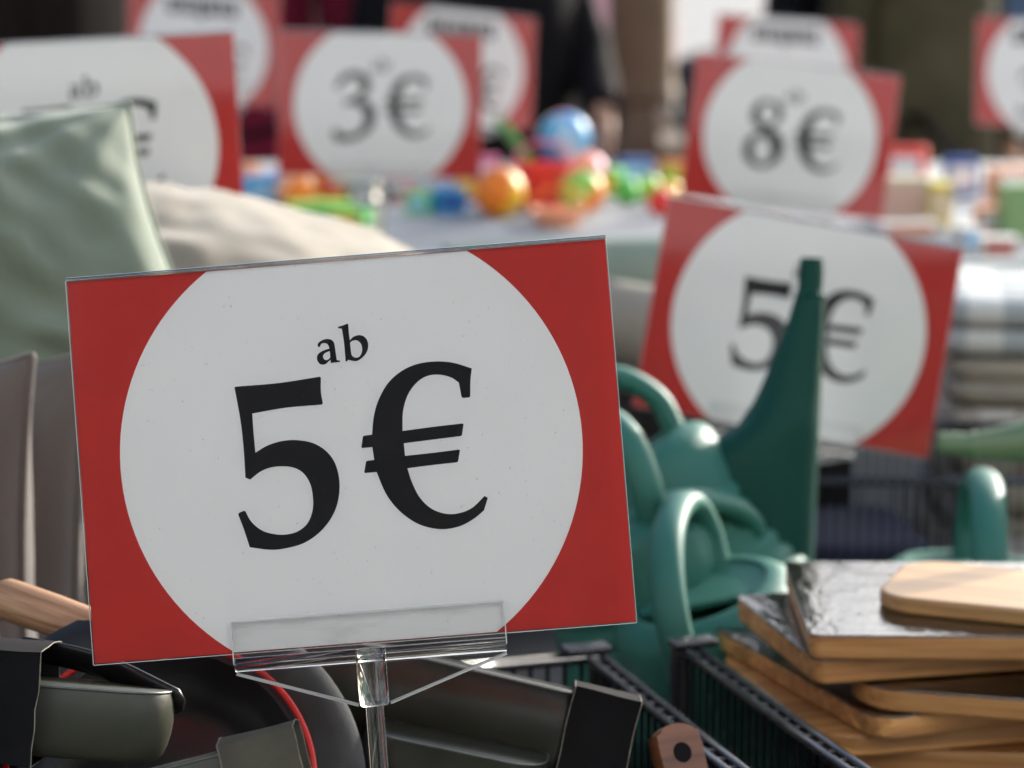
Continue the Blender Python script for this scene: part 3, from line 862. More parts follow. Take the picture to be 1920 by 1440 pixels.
# ================================================================== SETTING
def paving_mat():
    m = mat('pale_stone_paving', (0.33, 0.325, 0.31), .8, vary=.12, vscale=.7, bump=.3, bscale=25)
    nt = m.node_tree; b = nt.nodes['Principled BSDF']
    src = b.inputs['Base Color'].links[0].from_socket
    tc = nt.nodes.new('ShaderNodeTexCoord')
    br = nt.nodes.new('ShaderNodeTexBrick'); br.inputs['Scale'].default_value = 1.0
    br.inputs['Brick Width'].default_value = .6; br.inputs['Row Height'].default_value = .4; br.inputs['Mortar Size'].default_value = .008
    br.inputs['Mortar'].default_value = (.16, .145, .12, 1)
    br.inputs['Color1'].default_value = (1, 1, 1, 1); br.inputs['Color2'].default_value = (.86, .84, .8, 1)
    nt.links.new(tc.outputs['Object'], br.inputs['Vector'])
    mx = nt.nodes.new('ShaderNodeMix'); mx.data_type = 'RGBA'; mx.blend_type = 'MULTIPLY'; mx.inputs[0].default_value = 1
    nt.links.new(src, mx.inputs[6]); nt.links.new(br.outputs['Color'], mx.inputs[7])
    nt.links.new(mx.outputs[2], b.inputs['Base Color'])
    return m
bm = bmesh.new()
vs = [bm.verts.new(p) for p in ((-600, -60, 0), (600, -60, 0), (600, 1200, 0), (-600, 1200, 0))]
bm.faces.new(vs)
struct(bm_obj('ground', bm, paving_mat()))

# unseen shop building added behind the camera for bounce light and dark sign reflections
M['stone'] = mat('pale_blue_grey_stucco', (.56, .60, .66), .85, vary=.1, vscale=1.5, bump=.4, bscale=12)
M['pane'] = mat('dark_shop_glass', (.012, .014, .015), .06)
M['frame'] = mat('dark_window_frame', (.03, .028, .026), .4)
root = thing('unseen_bounce_building', 'unseen pale blue grey shop building with dark glazed ground floor, added to bounce light onto the stall', 'building', mw((0, -5.5, 0)))
bm = bmesh.new(); add_box(bm, (0, -2.0, 8.3), (44, 3.8, 9.4)); bm_obj('wall', bm, M['stone'], root)
bm = bmesh.new(); add_box(bm, (0, -2.0, 1.79), (44, 3.8, 3.58)); bm_obj('plinth_wall', bm, M['stone'], root)
bm = bmesh.new(); add_box(bm, (0, -.02, 3.75), (44.2, .5, .35), bevel=.04); bm_obj('cornice', bm, M['stone'], root)
for k in range(11):
    x = -20 + 4 * k
    bm = bmesh.new(); add_box(bm, (x, -.07, 1.8), (3.3, .10, 3.2)); w_ = bm_obj('shop_window', bm, M['pane'], root)
    bm = bmesh.new()
    for xx in (-1.65, 0, 1.65): add_box(bm, (x + xx, -.04, 1.8), (.07, .16, 3.34))
    for z_ in (.14, 3.46): add_box(bm, (x, -.05, z_), (3.22, .15, .08))
    bm_obj('window_frame', bm, M['frame'], w_)
    for z_ in (5.6, 9.2):
        bm = bmesh.new(); add_box(bm, (x, -.08, z_), (1.3, .10, 2.0)); w_ = bm_obj('window', bm, M['pane'], root)
        bm = bmesh.new(); add_box(bm, (x, .02, z_ - 1.08), (1.6, .28, .12), bevel=.01); bm_obj('sill', bm, M['stone'], w_)

M['cloth_white'] = mat('white_tablecloth', (0.30, 0.315, 0.32), .85, vary=.05, vscale=5, bump=.3, bscale=200)
M['cloth_dark'] = mat('grey_table_cover', (0.13, 0.125, 0.115), .85, vary=.2, vscale=6, bump=.3, bscale=200)
M['steel'] = mat('galvanised_leg', (.35, .36, .37), .4, metal=.9, vary=.15, vscale=30)
def make_table(label, x0, x1, y0, y1, z, m, drop):
    root = thing('market_table', label, 'table', mw(((x0 + x1) / 2, (y0 + y1) / 2, 0)))
    w, h = x1 - x0, y1 - y0
    bm = bmesh.new(); add_box(bm, (0, 0, z - .018), (w - .02, h - .02, .030), bevel=.004)
    bm_obj('table_top', bm, mat('plywood', (.35, .25, .15), .6, vary=.2), root)
    # cloth: top sheet with wavy skirt
    bm = bmesh.new()
    lps = []
    peri = rr(w, h, .03, 4)
    dense = []
    for i in range(len(peri)):
        a, b = Vector((*peri[i], 0)), Vector((*peri[(i + 1) % len(peri)], 0))
        k = max(1, int((b - a).length / .05))
        dense += [a.lerp(b, j / k) for j in range(k)]
    for zz, amp, o in ((z - drop, 1, .02), (z - drop * .5, .7, .012), (z - .02, .15, .003), (z - .004, 0, .001), (z, 0, -.004)):
        lp = []
        for i, p in enumerate(dense):
            q = p.normalized()
            s = amp * .022 * math.sin(i * .9 + 2 * noise.noise(Vector((i * .2, 0, 1))))
            lp.append((p.x * (1 + (o + s) / max(.3, abs(w / 2))), p.y * (1 + (o + s) / max(.3, abs(h / 2))), zz))
        lps.append(lp)
    loft(bm, lps, False, True)
    bm_obj('tablecloth', bm, m, root, True, 50)
    for sx in (-1, 1):
        for sy in (-1, 1):
            bm = bmesh.new(); add_tube(bm, [(sx * (w / 2 - .08), sy * (h / 2 - .08), 0), (sx * (w / 2 - .08), sy * (h / 2 - .08), z - .034)], .018, 12)
            bm_obj('leg', bm, M['steel'], root, True)
    return root
FT = .60
make_table('grey covered front table carrying the baskets, boards and cushions', -1.6, 1.6, 1.05, 3.05, FT, M['cloth_dark'], .45)
BT = .89
make_table('pale grey clothed table behind with the toys on it', -1.9, 2.1, 3.62, 5.3, BT, M['cloth_white'], .5)

# ================================================================== FRONT SIGN
make_sign('clear acrylic price sign reading ab 5 € in sharp focus above the dark tins', 657, 846, 1.38, 4.55, -.7, -2.0, 'five', foot_z=.785)

# ================================================================== BASKETS AND BOARDS IN FRONT
ang = math.atan2(-.079, .25)             # side rails run towards the front right
wall_dir = Vector((.079, -.25, 0)).normalized()
zr = .852
A1p = PZ(1122, 1226, zr); A2p = PZ(1276, 1218, zr)
rotw = math.atan2(wall_dir.x, -wall_dir.y)
def rearleft(pt, Lx, right=True):
    ex = Vector((math.cos(rotw), math.sin(rotw), 0))
    return (pt - ex * Lx) if right else pt
b1 = rearleft(A1p, .62)
make_basket('black wire basket holding the dark tins and the pan', (b1.x, b1.y), rotw, .62, .52, FT + .002, zr, step=.0125, walls='RB', solid=True)
make_basket('black wire basket holding the stack of chopping boards', (A2p.x, A2p.y), rotw, .62, .52, FT + .002, zr, step=.0125, walls='LF')

# chopping boards, top to bottom
zt = .914
def corner(px, py, z): return PZ(px, py, z)
def board3(label, fl, bl_, z, T, L, r, m, film=False):
    a = corner(*fl, z); c_ = corner(*bl_, z)
    an = math.atan2(c_.y - a.y, c_.x - a.x) - math.pi / 2
    return make_board(label, a, an, L, (c_ - a).length, z, T, r, m, film)
def board(label, fl, dirp, z, T, L, W, r, m, film=False, tilt=(0, 0)):
    a = corner(*fl, z); b = corner(*dirp, z)
    an = math.atan2(b.y - a.y, b.x - a.x)
    return make_board(label, a, an, L, W, z, T, r, m, film, tilt=tilt)
board('small pale bamboo board with rounded corners, topmost of the board stack', (1634, 1115), (1920, 1143), zt, .0115, .24, .11, .028, M['bamboo_pale'])
z = zt - .0122
board3('square cornered board in glaring shrink wrap, directly under the small pale board', (1520, 1192), (1472, 1054), z, .0165, .34, .008, M['bamboo'], True)
z -= .0180
board3('shrink wrapped board turned askew, second below the small pale board', (1530, 1240), (1380, 1118), z, .0165, .34, .008, M['bamboo'], True)
z -= .0180
board('rounded board in crinkled wrap under the two square wrapped boards', (1585, 1288), (1920, 1312), z, .0150, .33, .19, .040, M['bamboo'], True)
z -= .0164
board3('board with a dark wrapped corner sticking out to the left of the stack', (1645, 1350), (1310, 1160), z, .0150, .34, .020, M['bamboo'], True)
z -= .0164
board3('bare board with broad round corners, fourth from the bottom of the stack', (1540, 1385), (1335, 1215), z, .0150, .36, .035, M['bamboo'])
z -= .0162
board('plain bamboo board third from the bottom of the stack', (1545, 1402), (1920, 1412), z, .0150, .36, .25, .018, M['bamboo'])
z -= .0156
board('plain bamboo board second from the bottom of the stack', (1590, 1432), (1920, 1440), z, .0150, .36, .25, .018, M['bamboo'])
z -= .0156
board('plain bamboo board at the very bottom of the stack', (1600, 1450), (1920, 1458), z, .0150, .36, .25, .018, M['bamboo'])
zb = z - .0152
c = PZ(1800, 1400, zb)
bm = bmesh.new(); add_box(bm, (c.x + .10, c.y + .06, (zb + FT + .006) / 2), (.34, .22, zb - FT - .006 - .0004), rot=Matrix.Rotation(-.1, 3, 'Z'), bevel=.002)
tag(bm_obj('cardboard_box', bm, M['card_grey']), 'plain cardboard box under the stack of chopping boards', 'box')

# brown wooden handle end poking up between the two basket rails
def local_frame(px, py, d, rx=0, ry=0, rz=0):
    """upright frame at a pixel; angles in degrees about x, y, z"""
    return mw(P(px, py, d), Euler((R(rx), R(ry), R(rz))).to_matrix())
root = thing('wooden_paddle', 'brown wooden board handle with a dark disc for the shade of a hanging hole, between the two basket rails', 'chopping board', local_frame(1262, 1418, 1.52, 62, 0, 28))
bm = bmesh.new()
lp = []
outl = catmull([(-.016, -.10, 0), (-.016, 0, 0), (-.013, .013, 0), (0, .018, 0), (.013, .013, 0), (.016, 0, 0), (.016, -.10, 0), (.06, -.13, 0), (.06, -.17, 0), (-.06, -.17, 0), (-.06, -.13, 0)], 5, True)
loft(bm, [[(p.x * k, p.y, zz) for p in outl] for zz, k in ((0, .94), (.002, 1), (.010, 1), (.012, .94))])
bm_obj('handle_blade', bm, M['brown_wood'], root, True, 40)
bm = bmesh.new(); add_lathe(bm, [(.0062, .0112), (.0062, .0122), (.0058, .0122)], 20)  # flush dark disc painted in for the shade inside a hole
bm_obj('hole_shade_disc', bm, M['card_black'], root, True, 40)

# ================================================================== TRAYS, PAN AND HANDLES IN THE LEFT BASKET
bx = Vector((-.22, 1.45, 0))
bm = bmesh.new(); add_box(bm, (-.19, 1.43, (FT + .008 + .782) / 2), (.50, .34, .782 - FT - .008), rot=Matrix.Rotation(rotw, 3, 'Z'), bevel=.003)
tag(bm_obj('display_riser', bm, M['black_matt']), 'black display block on the floor of the tin basket', 'block')
def frame_pt(px, py, d, local_pt, rx=0, ry=0, rz=0):
    return local_frame(px, py, d, rx, ry, rz) @ Matrix.Translation(-Vector(local_pt))
make_tin('olive steel tin half inside a worn black cardboard sleeve', frame_pt(322, 1302, 1.375, (.076, -.027, .040), -12, 5.0, 2), .152, .054, .040, M['olive'], (-.076, .0055, M['card_black'], .016, 1.0), bulge=.16, rr_=.024)
make_tin('olive steel tin tilted up into a grey cardboard band, below the red rimmed pan', frame_pt(412, 1412, 1.30, (.032, -.015, .036), -14, -14, 3), .135, .030, .036, M['olive'], (.032, .072, M['card_grey'], .002, .5), bulge=.14, rr_=.012)
make_tin('long dark glossy tin with a black cardboard end cap, behind the clear pole', frame_pt(1085, 1300, 1.50, (.083, -.027, .070), -14, 12.5, -4), .205, .054, .070, M['dark_olive'], (.080, .120, M['card_black'], .001, 1.0), bulge=.26, rr_=.026)
make_tin('dark tin lying underneath the long glossy tin', frame_pt(1010, 1440, 1.46, (.05, -.03, .030), -4, 11, -4), .11, .06, .030, M['dark_olive'], bulge=.1)

# frying pan with a red ring
root = thing('frying_pan', 'black frying pan with a red ring inside its wide charcoal rim, leaning among the tins', 'pan', mw(P(300, 1470, 1.43), CAMR @ Euler((R(-30), 0, R(-6))).to_matrix()) @ Matrix.Scale(.80, 4))
bm = bmesh.new()
add_lathe(bm, [(.060, -.038), (.078, -.034), (.094, -.014), (.1045, .0), (.1045, .0012), (.102, .0012), (.092, -.012), (.076, -.031), (.06, -.034)], 72)
bm_obj('bowl', bm, M['black_plastic'], root, True, 40)
bm = bmesh.new(); add_lathe(bm, [(.1075, -.001), (.1075, .0024), (.1088, .0036), (.1108, .0036), (.1120, .0024), (.1120, -.001)], 96, cap0=False, cap1=False)
bm_obj('red_ring', bm, M['pan_red'], root, True, 60)
bm = bmesh.new(); add_lathe(bm, [(.1035, -.0012), (.1140, .0012), (.126, .0016), (.1385, -.0010), (.1465, -.0065), (.1455, -.0080), (.1375, -.0032), (.126, -.0008), (.114, -.0012), (.1035, -.003)], 96, cap0=False, cap1=False)
bm_obj('wide_rim', bm, M['pan_grey'], root, True, 60)
# black flat handle
def bar_thing(name, label, cat, a, b, w0, w1, th, m, mid=None, up=Vector((0, -.5, 1))):
    root = thing(name, label, cat, mw(a))
    pts = [Vector((0, 0, 0))] + ([mid - a] if mid is not None else []) + [b - a]
    pth = catmull(pts, 12)
    bm = bmesh.new()
    n = len(pth)
    def rad(t):
        e = min(1, t / .05, (1 - t) / .03)
        return (w0 + (w1 - w0) * t) * (.45 + .55 * math.sqrt(max(0, e)))
    add_tube(bm, pth, rad, 20, squash=(1, th), up=up)
    bm_obj('shaft', bm, m, root, True, 60)
    return root
h = bar_thing('kitchen_turner', 'glossy black flat handle lying under the wooden handle, beside the sleeved tin', 'utensil', P(34, 1212, 1.435), P(345, 1322, 1.405), .0085, .010, .42, M['black_plastic'], P(190, 1248, 1.42))
# wooden spoon handle
root = thing('wooden_spoon', 'thick pale wooden handle pointing up to the left beside the taupe cushions', 'utensil')
a = P(-4, 1118, 1.53); b_ = P(420, 1262, 1.44)
dd = (b_ - a).normalized()
root.matrix_world = mw(a, dd.to_track_quat('X', 'Z').to_matrix())
bm = bmesh.new()
pr = [(.002, 0), (.007, .0010), (.0112, .004), (.0128, .009), (.0130, .02), (.0126, .06), (.0112, .12), (.009, .15)]
pr = [(r_, x_ * .75) for r_, x_ in pr]
add_lathe(bm, pr, 28, M4=Matrix.Rotation(R(90), 4, 'Y'))
bm_obj('handle', bm, M['handle_wood'], root, True, 40)
bm = bmesh.new()
bmesh.ops.create_uvsphere(bm, u_segments=24, v_segments=14, radius=.03, matrix=Matrix.Translation((.118, 0, .004)) @ Matrix.Diagonal((.5, .4, .2, 1)))
bm_obj('spoon_bowl', bm, M['handle_wood'], root, True)

# ================================================================== CUSHIONS ON THE LEFT
def frame_from(cx, cy, d, roll, yaw, pitch):
    return mw(P(cx, cy, d), CAMR @ (Euler((0, 0, R(roll))).to_matrix() @ Euler((0, R(yaw), 0)).to_matrix() @ Euler((R(pitch), 0, 0)).to_matrix()))
make_cushion('cushion', 'sage green cushion leaning on the pile, with a pointed corner over the ab sign', .44, .26, .17, M['green_fabric'], frame_from(-160, 503, 2.02, 2, 3, -9), 1.7, .014, pinch=.09, shear=.36)
make_cushion('cushion', 'plump cream cushion lying behind the green one, with a white care tag', .46, .40, .20, M['beige_fabric'], frame_from(400, 600, 2.30, -12, 0, -68), 4.1, .006, M['tag_fabric'], pinch=.07)
make_cushion('cushion', 'taupe cushion standing on edge, its pointed corner below the green cushion', .40, .42, .13, M['taupe_fabric'], frame_from(-420, 1245, 1.74, 4, -26, 0), 2.3, .011)
make_cushion('cushion', 'grey taupe cushion standing on edge, second in the standing row', .40, .42, .12, M['taupe_fabric'], frame_from(-325, 1225, 1.86, 3, -26, 0), 5.9, .010)
make_cushion('cushion', 'brown taupe cushion standing on edge, half behind the sharp sign', .42, .42, .12, M['taupe_fabric'], frame_from(-225, 1180, 1.98, 2, -26, 0), 8.2, .010)
make_cushion('cushion', 'dark green cushion lying flat under the sage green cushion', .44, .36, .16, M['green_fabric'], mw(P(-60, 720, 2.24) + Vector((0, .06, -.03)), Euler((R(-6), 0, R(12))).to_matrix()), 3.3, .006)
for i, (zz, lab) in enumerate(((.70, 'cream cushion at the bottom of the flat pile under the green cushions'), (.86, 'cream cushion in the middle of the flat pile under the green cushions'))):
    make_cushion('cushion', lab, .46, .44, .17, M['beige_fabric'], mw((-.47 + .02 * i, 2.36, zz), Euler((0, 0, R(8 - 14 * i))).to_matrix()), 6.0 + i, .005)
make_cushion('cushion', 'cream cushion supporting the plump cream cushion', .46, .44, .24, M['beige_fabric'], mw((-.22, 2.62, .73), Euler((0, 0, R(-20))).to_matrix()), 9.0, .005)

# ================================================================== WATERING CANS
C2W = Matrix(((1, 0, 0), (0, 0, 1), (0, -1, 0)))     # can local (x,y,z) -> camera frame (x, z, -y)
def can_matrix(px, py, d, local_pt, roll, yaw, pitch, s=1.0):
    rot = CAMR @ (Euler((R(pitch), 0, 0)).to_matrix() @ Euler((0, 0, R(roll))).to_matrix()) @ C2W @ Matrix.Rotation(R(yaw), 3, 'Z')
    return mw(P(px, py, d) - rot @ Vector(local_pt), rot)
tipA = (.066 + .285 * math.sin(R(40)) - .0128 * math.cos(R(40)), 0, .002 + .285 * math.cos(R(40)) + .0128 * math.sin(R(40)))
make_can('teal watering can tipped so its tall dark spout stands upright before a sign', can_matrix(1522, 484, 2.12, tipA, 37.5, 0, 0), M['can'], M['can_dark'])
make_can('teal watering can with a loop handle and dark filling slot, beside the chopping boards', can_matrix(1318, 1122, 1.93, (0, 0, .18), 17, 76, 15), M['can'], with_spout=False, s=1.0, hs=.85)
make_can('teal watering can with a low handle, between the tipped can and the loop handled one', can_matrix(1300, 1085, 2.05, (0, 0, .18), -14, 40, 8), M['can'], with_spout=False, hs=.75)
make_can('teal watering can behind the sharp sign, only its handle in view', can_matrix(1165, 960, 2.02, (0, 0, .19), 12, -70, 4), M['can'], with_spout=False)
make_can('green watering can with a tall arched handle, behind the small pale board', can_matrix(1830, 1075, 2.16, (0, 0, .207), -3, 84, 6, 1.15), M['can'], with_spout=False, s=1.15, hs=.8)
tipF = (.066 + .285 * math.sin(R(58)) - .0095 * math.cos(R(58)), 0, .002 + .285 * math.cos(R(58)) + .0095 * math.sin(R(58)))
make_can('light green watering can whose spout points level across below the checked blankets', can_matrix(1757, 838, 2.24, tipF, 29, 176, 6), M['can_light'], spout_ang=58)

# rear wire basket with textiles
zz = .835
q = PZ(1500, 905, zz)
make_basket('black wire basket of dark textiles behind the watering cans', (q.x - .02, q.y + .30), 0, .62, .30, FT + .002, zz, step=.011, walls='LRFB')
M['navy'] = mat('navy_cloth', (.018, .020, .040), .9, vary=.3, vscale=14, bump=.5, bscale=90)
M['sand'] = mat('sand_cloth', (.42, .36, .28), .9, vary=.1, vscale=10, bump=.5, bscale=200)
M['grey_cloth'] = mat('grey_cloth', (.16, .16, .155), .9, vary=.3, vscale=14, bump=.5, bscale=90)
def folded(name, label, cat, c, w, d, h, m, rz=0, seed=0, layers=3, group=None):
    root = thing(name, label, cat, mw(c, Matrix.Rotation(R(rz), 3, 'Z')), group)
    lh = h / layers
    for k in range(layers):
        bm = bmesh.new()
        lps = []
        for j, (zk, ins) in enumerate(((0, .010), (.12, .003), (.5, 0), (.88, .003), (1, .010))):
            lp_ = []
            for x, y in rr(w - 2 * ins - .008 * ((k * 7 + seed) % 3), d - 2 * ins - .008 * ((k * 5 + seed) % 3), min(.03, d * .3), 5):
                nz = noise.noise(Vector((x * 9, y * 9, k + seed))) 
                lp_.append((x + .006 * nz, y + .006 * noise.noise(Vector((x * 9, y * 9, k + seed + 20))), lh * (k + zk * .985) + .003 * nz * (k > 0 or zk > .3)))
            lps.append(lp_)
        loft(bm, lps)
        bm_obj('fold', bm, m, root, True)
    return root
c = P(1590, 1040, 2.45); folded('folded_towel', 'navy cloth folded in the rear wire basket, beside the tall spout', 'towel', (q.x + .07, q.y + .15, FT + .007), .15, .20, .15, M['navy'], 8, 1, 4)
folded('folded_towel', 'sand cloth folded in the rear wire basket, behind the arched handle', 'towel', (q.x + .25, q.y + .15, FT + .007), .15, .20, .12, M['sand'], -5, 2, 4)
folded('folded_towel', 'grey cloth folded at the end of the rear wire basket', 'towel', (q.x + .44, q.y + .15, FT + .007), .15, .20, .10, M['grey_cloth'], 3, 3, 4)

# checked blankets stacked on the right
M['check_a'] = check_mat('grey_white_check', (.60, .62, .58), (.36, .40, .40), (.17, .20, .22), 26)
M['check_b'] = check_mat('sand_white_check', (.55, .52, .45), (.40, .36, .29), (.27, .24, .19), 26)
M['greige'] = mat('greige_wool', (.30, .27, .21), .95, vary=.12, vscale=12, bump=.5, bscale=180)
bl = P(1905, 830, 2.82)
zc = FT
stackb = [('folded sand checked blanket at the foot of the blanket stack', M['check_b'], .09), ('folded greige blanket low in the blanket stack', M['greige'], .075), ('folded sand and white checked blanket in the blanket stack', M['check_b'], .075), ('folded greige wool blanket under the grey checked one', M['greige'], .05), ('folded grey and white checked blanket on top of the blanket stack', M['check_a'], .06)]
for i, (lab, mm, hh) in enumerate(stackb):
    folded('folded_blanket', lab, 'blanket', (bl.x + .12 + .01 * (i % 2), bl.y + .05, zc), .42, .30, hh, mm, 4 - 3 * i, i, 2, 'checked and plain blankets in one stack')
    zc += hh + .004
# rolled throws between the two signs
def roll(label, c, axis, r, ln, m, seed):
    rot = Vector(axis).to_track_quat('X', 'Z').to_matrix()
    root = thing('rolled_throw', label, 'blanket', mw(c, rot), 'rolled throws in a pile')
    bm = bmesh.new()
    add_lathe(bm, [(r * .96, -ln / 2), (r, -ln / 2 + .01), (r * 1.02, 0), (r, ln / 2 - .01), (r * .96, ln / 2)], 36, 1, .94, M4=Matrix.Rotation(R(90), 4, 'Y'))
    bm_obj('roll', bm, m, root, True, 50)
    for e in (-1, 1):
        bm = bmesh.new()
        sp = []
        for k in range(90):
            a = k / 90 * 2 * math.pi * 4; q_ = r * .1 + r * .86 * k / 90
            sp.append((e * (ln / 2 + .001), q_ * math.cos(a), q_ * .94 * math.sin(a)))
        add_tube(bm, sp, .005, 6)
        bm_obj('spiral_edge', bm, m, root, True)
    return root
M['moss'] = mat('moss_fleece', (.20, .25, .20), .95, vary=.12, vscale=12, bump=.5, bscale=180)
roll('moss green rolled throw on top of the pile between the two 5 € signs', P(1180, 525, 2.95), (1, .25, 0), .050, .44, M['moss'], 1)
roll('sand rolled throw under the moss green one', P(1155, 605, 2.88), (.55, -.8, 0), .048, .36, M['greige'], 2)
roll('dark grey rolled throw at the bottom of the throw pile', P(1200, 680, 2.92), (1, .1, 0), .052, .44, M['grey_cloth'], 3)
c0 = P(1180, 720, 2.93)
bm = bmesh.new(); add_box(bm, (c0.x, c0.y + .05, (FT + c0.z + .002) / 2), (.5, .3, c0.z - FT - .01), bevel=.006)
tag(bm_obj('storage_box', bm, M['black_matt']), 'black storage box under the rolled throws', 'box')

# ================================================================== OTHER SIGNS
make_sign('price sign reading 5 € tilted to the right behind the tall watering can spout', 1497, 614, 2.49, -10.2, 2, -3, 'five', foot_z=FT + .002)
make_sign('price sign with ab and a euro mark half hidden by the sage green cushion', 164, 277, 2.46, 3.6, 4, 0, 'five', foot_z=FT + .002)
make_sign('price sign reading ab 3 € on the toy table', 713, 197, 3.70, -.8, 3, 0, 'three', foot_z=BT + .002)
make_sign('price sign reading ab 8 € leaning right above the 5 € sign', 1481, 256, 3.66, -7, 0, 0, 'eight', foot_z=BT + .002)
make_sign('bright red and white sign with a black heading behind the half hidden ab sign', 383, 86, 4.72, -1, 26, 0, 'five', foot_z=BT + .002, kind='h5')
make_sign('bright red and white sign behind the ab 3 € sign', 866, 126, 4.70, -2.5, 26, 0, 'three', foot_z=BT + .002, kind='h3')
make_sign('red and white sign with a black heading peeking over the ab 8 € sign', 1474, 133, 5.15, -3, 8, 0, 'five', foot_z=BT + .002, kind='h5')
make_sign('red and white sign with a black heading beside the person in blue jeans', 1966, 138, 5.0, -1, 8, 0, 'three', foot_z=BT + .002, kind='h3')

# ================================================================== TOYS ON THE BACK TABLE
def pm(name, c, rough=.42): return mat(name, c, rough, vary=.05, vscale=10)
T = dict(orange=pm('orange_plastic', (.85, .22, .01)), yellow=pm('yellow_plastic', (.85, .50, .02)), red=pm('red_plastic', (.75, .04, .03)), blue=pm('blue_plastic', (.02, .30, .62)), white=pm('white_plastic', (.75, .75, .75)), green=pm('green_plastic', (.10, .50, .08)), lime=pm('lime_plastic', (.32, .60, .08)), pink=pm('pink_plastic', (.80, .20, .35)), purple=pm('purple_plastic', (.18, .06, .35)), dkblue=pm('dark_blue_plastic', (.02, .10, .35)), peach=pm('peach_plastic', (.85, .40, .22)), lblue=pm('pale_blue_plastic', (.30, .55, .75)))
def ball(label, c, r, cols, rot=(0, 0, 0), group='toy balls on the back table'):
    root = thing('toy_ball', label, 'ball', mw(c, Euler([R(a) for a in rot]).to_matrix()), group)
    n = len(cols); seg = max(3, 24 // n)
    for i, m in enumerate(cols):
        bm = bmesh.new()
        rows = []
        for j in range(17):
            th = math.pi * j / 16
            rows.append([bm.verts.new((r * math.sin(th) * math.cos(2 * math.pi * (i + k / seg) / n), r * math.sin(th) * math.sin(2 * math.pi * (i + k / seg) / n), r * math.cos(th))) for k in range(seg + 1)])
        for A, B in zip(rows, rows[1:]):
            for k in range(seg): bm.faces.new((A[k], A[k + 1], B[k + 1], B[k]))
        bmesh.ops.remove_doubles(bm, verts=bm.verts, dist=1e-5)
        bm_obj('panel', bm, m, root, True)
    return root
def on_table(px, py, d, lift): 
    p = P(px, py, d); return Vector((p.x, p.y, BT + lift))
r = .043
ball('orange and yellow toy ball in front of the red toy bucket', on_table(936, 345, 4.22, r), r, [T['orange'], T['orange'], T['yellow'], T['yellow']], (20, 10, 115))
# red bucket
def bucket(label, c, r, h, m, m2):
    root = thing('toy_bucket', label, 'toy bucket', mw(c))
    bm = bmesh.new(); add_lathe(bm, [(r * .72, 0), (r * .78, .003), (r * .96, h - .006), (r * 1.06, h - .004), (r * 1.06, h), (r * .93, h), (r * .75, .006)], 32)
    bm_obj('bucket', bm, m, root, True, 40)
    bm = bmesh.new(); add_tube(bm, [(r * 1.0 * math.cos(a), .012 * math.sin(a) - .01, h + r * .75 * math.sin(a)) for a in [math.pi * k / 14 for k in range(15)]], .003, 8)
    bm_obj('bail', bm, m2, root, True)
    return root
bucket('red toy bucket with a pink handle beside the orange ball', on_table(1020, 360, 4.36, 0), .050, .080, T['red'], T['pink'])
bucket('orange toy bucket lying low in front of the red one', on_table(1045, 410, 4.10, 0), .045, .030, T['peach'], T['orange'])
ball('big beach ball with blue, white and yellow panels above the red bucket', on_table(1058, 268, 4.52, .112), .046, [T['blue'], T['lblue'], T['blue'], T['pink'], T['yellow'], T['white']], (-15, 25, 190))
ball('lime green and orange toy ball beside the lamp post foot', on_table(1092, 375, 4.28, .038), .038, [T['lime'], T['green'], T['lime'], T['orange']], (30, 40, 20))
ball('pink toy ball under the beach ball', on_table(1095, 330, 4.60, .040), .042, [T['pink'], T['peach'], T['pink']], (10, 10, 60))
ball('pink and purple toy ball under the beach ball towards the bucket', on_table(1040, 330, 4.56, .040), .040, [T['pink'], T['purple'], T['red']], (10, 60, 0))
# green toy shovel
def shovel(label, c, m, rz):
    root = thing('toy_shovel', label, 'toy shovel', mw(c, Euler((0, R(-52), R(rz))).to_matrix()))
    bm = bmesh.new(); add_tube(bm, [(-.09, 0, 0), (.01, 0, 0)], .007, 10); bm_obj('handle', bm, m, root, True)
    bm = bmesh.new(); slab(bm, .075, .055, .018, -.003, .003, .001, 5, .045, 0); bm_obj('blade', bm, m, root, True, 40)
    return root
shovel('green toy shovel standing up between the balls and the red bright sign', on_table(985, 300, 4.46, .085), T['green'], 200)
def toy_box(label, c, s, m, m2, rz, group='boxed toys on the back table', cat='box', nm='toy_box'):
    root = thing(nm, label, cat, mw(c, Matrix.Rotation(R(rz), 3, 'Z')), group)
    bm = bmesh.new(); add_box(bm, (0, 0, s[2] / 2), s, bevel=.002); bm_obj('carton', bm, m, root)
    bm = bmesh.new(); add_box(bm, (0, -s[1] / 2 - .0006, s[2] * .52), (s[0] * .72, .001, s[2] * .6)); bm_obj('printed_panel', bm, m2, root)
    return root
toy_box('blue toy box on the back table beside the half hidden ab sign', on_table(492, 335, 4.4, 0), (.075, .05, .055), T['blue'], T['lblue'], 20)
toy_box('purple toy box next to the blue one', on_table(520, 350, 4.5, 0), (.05, .05, .05), T['purple'], T['pink'], -10)
ball('red and peach toy ball under the corner of the ab 3 € sign', on_table(552, 345, 4.35, .034), .034, [T['red'], T['peach'], T['orange']], (0, 40, 10))
toy_box('lime green toy box under the ab 3 € sign', on_table(600, 372, 4.2, 0), (.11, .06, .030), T['lime'], T['green'], 12)
toy_box('flat green toy box beside the lime green one', on_table(655, 380, 4.15, 0), (.07, .05, .022), T['green'], T['yellow'], -15)
toy_box('dark blue toy box under the right corner of the ab 3 € sign', on_table(842, 362, 4.3, 0), (.055, .05, .042), T['blue'], T['dkblue'], 8)
toy_box('green toy box beside the pole of the ab 3 € sign', on_table(790, 365, 4.3, 0), (.045, .05, .035), T['green'], T['lblue'], -12)
toy_box('black toy box between the green boxes under the ab 3 € sign', on_table(690, 365, 4.45, 0), (.08, .05, .035), pm('black_card', (.02, .02, .02)), T['white'], 5)
